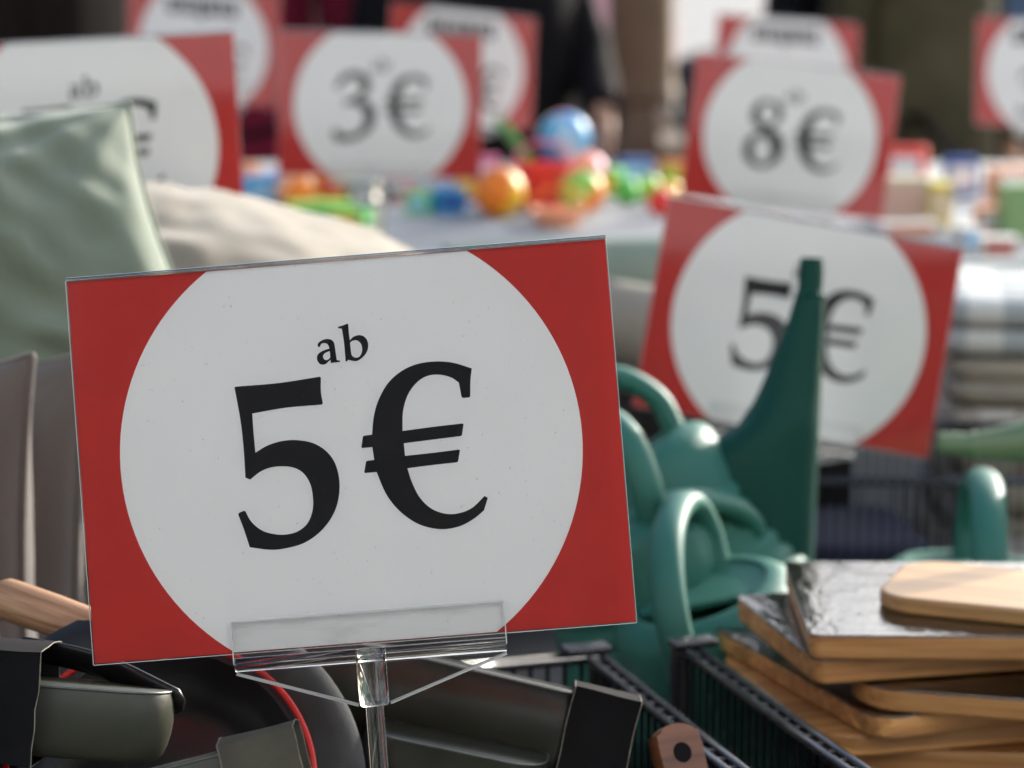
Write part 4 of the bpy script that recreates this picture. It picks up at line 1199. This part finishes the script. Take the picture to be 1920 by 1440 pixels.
for (px, py, d, col, lab) in ((1175, 385, 4.45, 'green', 'small green toy ball left of the ab 8 € sign'), (1215, 372, 4.5, 'lime', 'small lime toy ball left of the ab 8 € sign'), (1255, 370, 4.4, 'yellow', 'small yellow toy ball left of the ab 8 € sign'), (1240, 392, 4.25, 'red', 'small red toy ball left of the ab 8 € sign')):
    ball(lab, on_table(px, py, d, .024), .024, [T[col], T[col]], (rnd.random() * 90, 0, 0))
for (px, d, nm, c1, c2, lab) in ((620, 4.55, (.06, .05, .05), 'yellow', 'red', 'yellow toy box behind the lime green one'), (745, 4.5, (.05, .05, .045), 'red', 'white', 'red toy box behind the pole of the ab 3 € sign'), (880, 4.5, (.05, .05, .05), 'purple', 'yellow', 'purple toy box behind the orange ball'), (905, 4.62, (.06, .05, .07), 'pink', 'white', 'tall pink toy box behind the orange ball'), (1140, 4.6, (.05, .05, .05), 'green', 'yellow', 'green toy box beside the beach ball'), (1190, 4.7, (.06, .05, .06), 'dkblue', 'lblue', 'dark blue toy box behind the small toy balls'), (1262, 4.75, (.05, .05, .05), 'orange', 'lime', 'orange toy box behind the small toy balls'), (1700, 4.6, (.07, .05, .09), 'red', 'white', 'red and white toy box behind the cream box'), (1800, 4.6, (.06, .05, .07), 'dkblue', 'white', 'dark blue toy box behind the yellow edged box'), (1890, 4.5, (.07, .05, .06), 'peach', 'white', 'peach toy box behind the green box'), (450, 4.6, (.06, .05, .06), 'peach', 'orange', 'peach toy box at the edge of the half hidden ab sign')):
    toy_box(lab, on_table(px, 350, d, 0), nm, T[c1], T[c2], rnd.uniform(-20, 20))
Tc = dict(cream=pm('cream_card', (.62, .55, .38), .5), blush=pm('blush_card', (.60, .42, .34), .5), yel=pm('yellow_card', (.60, .50, .05), .5), gr=pm('green_card', (.22, .36, .14), .5), wh=pm('white_card', (.62, .62, .58), .5), rd=pm('red_card', (.42, .08, .05), .5), orange=pm('orange_card', (.70, .28, .12), .5))
toy_box('cream box with a pink and orange picture beside the ab 8 € sign', on_table(1690, 420, 4.15, 0), (.090, .06, .078), Tc['cream'], Tc['blush'], -6)
toy_box('box with a bright yellow edge beside the cream box', on_table(1762, 425, 4.12, 0), (.035, .07, .072), Tc['yel'], Tc['cream'], -10)
toy_box('small orange and white box in front of the cream box', on_table(1700, 445, 3.98, 0), (.10, .05, .022), Tc['wh'], Tc['orange'], 8)
toy_box('green box above the blanket stack', on_table(1905, 470, 3.95, 0), (.055, .05, .085), Tc['gr'], Tc['gr'], 5)
toy_box('orange topped box beside the green box', on_table(1858, 440, 4.0, 0), (.055, .05, .045), Tc['orange'], Tc['wh'], -8)
toy_box('white box with a blue corner above the tilted 5 € sign', on_table(1815, 478, 3.8, 0), (.03, .05, .035), Tc['wh'], T['blue'], 10)
toy_box('red and grey box in front of the orange topped box', on_table(1868, 510, 3.72, 0), (.06, .05, .03), Tc['wh'], Tc['rd'], -3)

# round grey basket rim above the blankets
root = thing('plastic_tub', 'pale grey oval plastic tub behind the blanket stack', 'tub', mw((bl.x + .20, bl.y + .47, FT)))
bm = bmesh.new(); add_lathe(bm, [(.20, 0), (.22, .01), (.27, .30), (.283, .303), (.287, .312), (.283, .32), (.265, .318), (.21, .02)], 48, 1.0, .75)
bm_obj('tub', bm, mat('grey_white_plastic', (.42, .44, .42), .45), root, True, 40)

# ================================================================== LAMP POST, PEOPLE, CLOTHES RAIL
M['bronze'] = mat('brown_painted_iron', (.125, .068, .032), .5, vary=.22, vscale=5, bump=.25, bscale=40)
pb = P(1200, 300, 8.0)
root = thing('lamp_post', 'brown cast iron lamp post with a moulded foot behind the toys', 'lamp post', mw((pb.x, pb.y, 0)))
bm = bmesh.new(); add_lathe(bm, [(.19, 0), (.19, .10), (.165, .12), (.155, .16), (.145, .66), (.155, .68), (.155, .72), (.130, .76), (.120, .80), (.105, .84)], 8, M4=Matrix.Rotation(R(22.5), 4, 'Z')); bm_obj('pedestal', bm, M['bronze'], root)
bm = bmesh.new(); add_lathe(bm, [(.10, .84), (.118, .855), (.118, .875), (.112, .89), (.108, .93), (.102, 1.6), (.07, 3.2), (.085, 3.22), (.085, 3.27), (.05, 3.3)], 32); bm_obj('shaft', bm, M['bronze'], root, True, 40)
bm = bmesh.new(); add_lathe(bm, [(.06, 3.3), (.15, 3.36), (.20, 3.75), (.21, 3.77), (.10, 3.92), (.03, 3.96), (.015, 4.05)], 6); bm_obj('lantern', bm, mat('frosted_lantern', (.5, .5, .47), .4), root)
bm = bmesh.new()
for k in range(6):
    a = R(60 * k); add_tube(bm, [(.15 * math.cos(a), .15 * math.sin(a), 3.36), (.203 * math.cos(a), .203 * math.sin(a), 3.76)], .008, 6)
bm_obj('lantern_frame', bm, M['bronze'], root, True)

def ppos(px, d): 
    p = P(px, 100, d); return Vector((p.x, p.y, 0))
def person(px, d, label, rz, **kw): return make_person(label, ppos(px, d), R(rz), **kw)
person(885, 6.1, 'person in a long black coat reaching towards the toys', 25, coat=(.006, .005, .006), trousers=(.006, .006, .007), coat_len=.50, coat_w=.29, reach=(1, .20, -.30, .95))
person(1735, 6.0, 'person in a dark olive parka behind the boxes', 40, coat=(.050, .043, .024), trousers=(.012, .011, .011), coat_len=.74, coat_w=.20)
person(1648, 6.3, 'person all in black beside the olive parka', 185, coat=(.008, .008, .010), trousers=(.006, .006, .007), coat_len=.78, coat_w=.19)
person(1905, 6.6, 'person in blue jeans and a steel blue jacket behind the boxes', -20, coat=(.10, .16, .26), trousers=(.020, .032, .055), coat_len=1.02, coat_w=.20)
person(1118, 9.5, 'person in pale blue jeans and a pink top beside the lamp post', 10, coat=(.62, .34, .40), trousers=(.20, .30, .42), coat_len=.98, coat_w=.15)
person(470, 6.4, 'person in a maroon jacket between the red signs', -15, coat=(.14, .010, .028), trousers=(.010, .008, .010), coat_len=.74, coat_w=.17)
person(512, 7.6, 'person in a black coat between the red signs', 150, coat=(.006, .006, .007), trousers=(.006, .006, .007), coat_len=.60, coat_w=.15)
# black litter bin behind the ab 8 € sign
lb = P(1372, 200, 9.0)
root = thing('litter_bin', 'tall black litter bin behind the ab 8 € sign', 'litter bin', mw((lb.x, lb.y, 0)))
bm = bmesh.new(); add_lathe(bm, [(.18, 0), (.19, .02), (.20, .80), (.205, .82), (.195, .83)], 36); bm_obj('drum', bm, M['black_matt'], root, True, 40)
bm = bmesh.new(); add_lathe(bm, [(.21, .84), (.215, .86), (.20, .93), (.12, .965), (.02, .97)], 36); bm_obj('lid', bm, M['black_matt'], root, True, 40)

# clothes rail with dark garments at the far left
rl = P(60, 100, 6.6)
root = thing('clothes_rail', 'chrome clothes rail hung with dark coats behind the ab sign', 'clothes rail', mw((rl.x - .35, rl.y, 0)))
bm = bmesh.new(); add_tube(bm, [(-.9, 0, 1.72), (.62, 0, 1.72)], .014, 12); bm_obj('rail', bm, M['steel'], root, True)
for x in (-.9, .62):
    bm = bmesh.new(); add_tube(bm, [(x, 0, .03), (x, 0, 1.706)], .014, 12); bm_obj('upright', bm, M['steel'], root, True)
    bm = bmesh.new(); add_tube(bm, [(x, -.25, .016), (x, .25, .016)], .014, 12); bm_obj('foot', bm, M['steel'], root, True)
gcols = [('black wool coat', (.006, .005, .006)), ('charcoal coat', (.010, .010, .011)), ('black quilted coat', (.006, .006, .008)), ('near black navy coat', (.007, .008, .013)), ('black parka', (.007, .006, .006)), ('dark brown coat', (.013, .009, .007))]
for i, (gl_, gc) in enumerate(gcols):
    gx = rl.x - .35 - .78 + .25 * i
    g = thing('hanging_coat', gl_ + ' hanging on the clothes rail', 'coat', mw((gx, rl.y, 1.72), Matrix.Rotation(R(70 + rnd.uniform(-14, 14)), 3, 'Z')), 'dark coats on the rail')
    bm = bmesh.new()
    hem = -1.02 + rnd.uniform(-.1, .1)
    lps = []
    for k in range(12):
        t = k / 11
        zz_ = -.10 + (hem + .10) * t
        w = .06 + .17 * min(1, t * 5) + .05 * t
        dp = .035 + .055 * min(1, t * 3)
        lps.append([(w * math.cos(a), dp * math.sin(a) * (1 + .25 * noise.noise(Vector((math.cos(a) * 4, zz_ * 3, i)))), zz_) for a in [2 * math.pi * j / 28 for j in range(28)]])
    loft(bm, lps)
    bm_obj('coat_body', bm, mat('coat_fabric', gc, .9, spec=.1, vary=.3, vscale=8, bump=.4, bscale=100), g, True, 60)
    for s in (-1, 1):
        bm = bmesh.new(); add_tube(bm, catmull([(s * .16, 0, -.15), (s * .25, .01, -.32), (s * .27, .02, -.72)], 6), lambda t: .062 - .014 * t, 12); bm_obj('sleeve', bm, mat('coat_fabric', gc, .9, spec=.1), g, True)
    bm = bmesh.new(); add_tube(bm, catmull([(-.19, 0, -.14), (0, 0, -.075), (.19, 0, -.14)], 6), .006, 8)
    add_tube(bm, catmull([(0, 0, -.075), (0, 0, -.03), (.02, 0, .0), (0, 0, .022), (-.018, 0, .005)], 6), .0025, 8)
    bm_obj('hanger', bm, M['steel'], g, True)
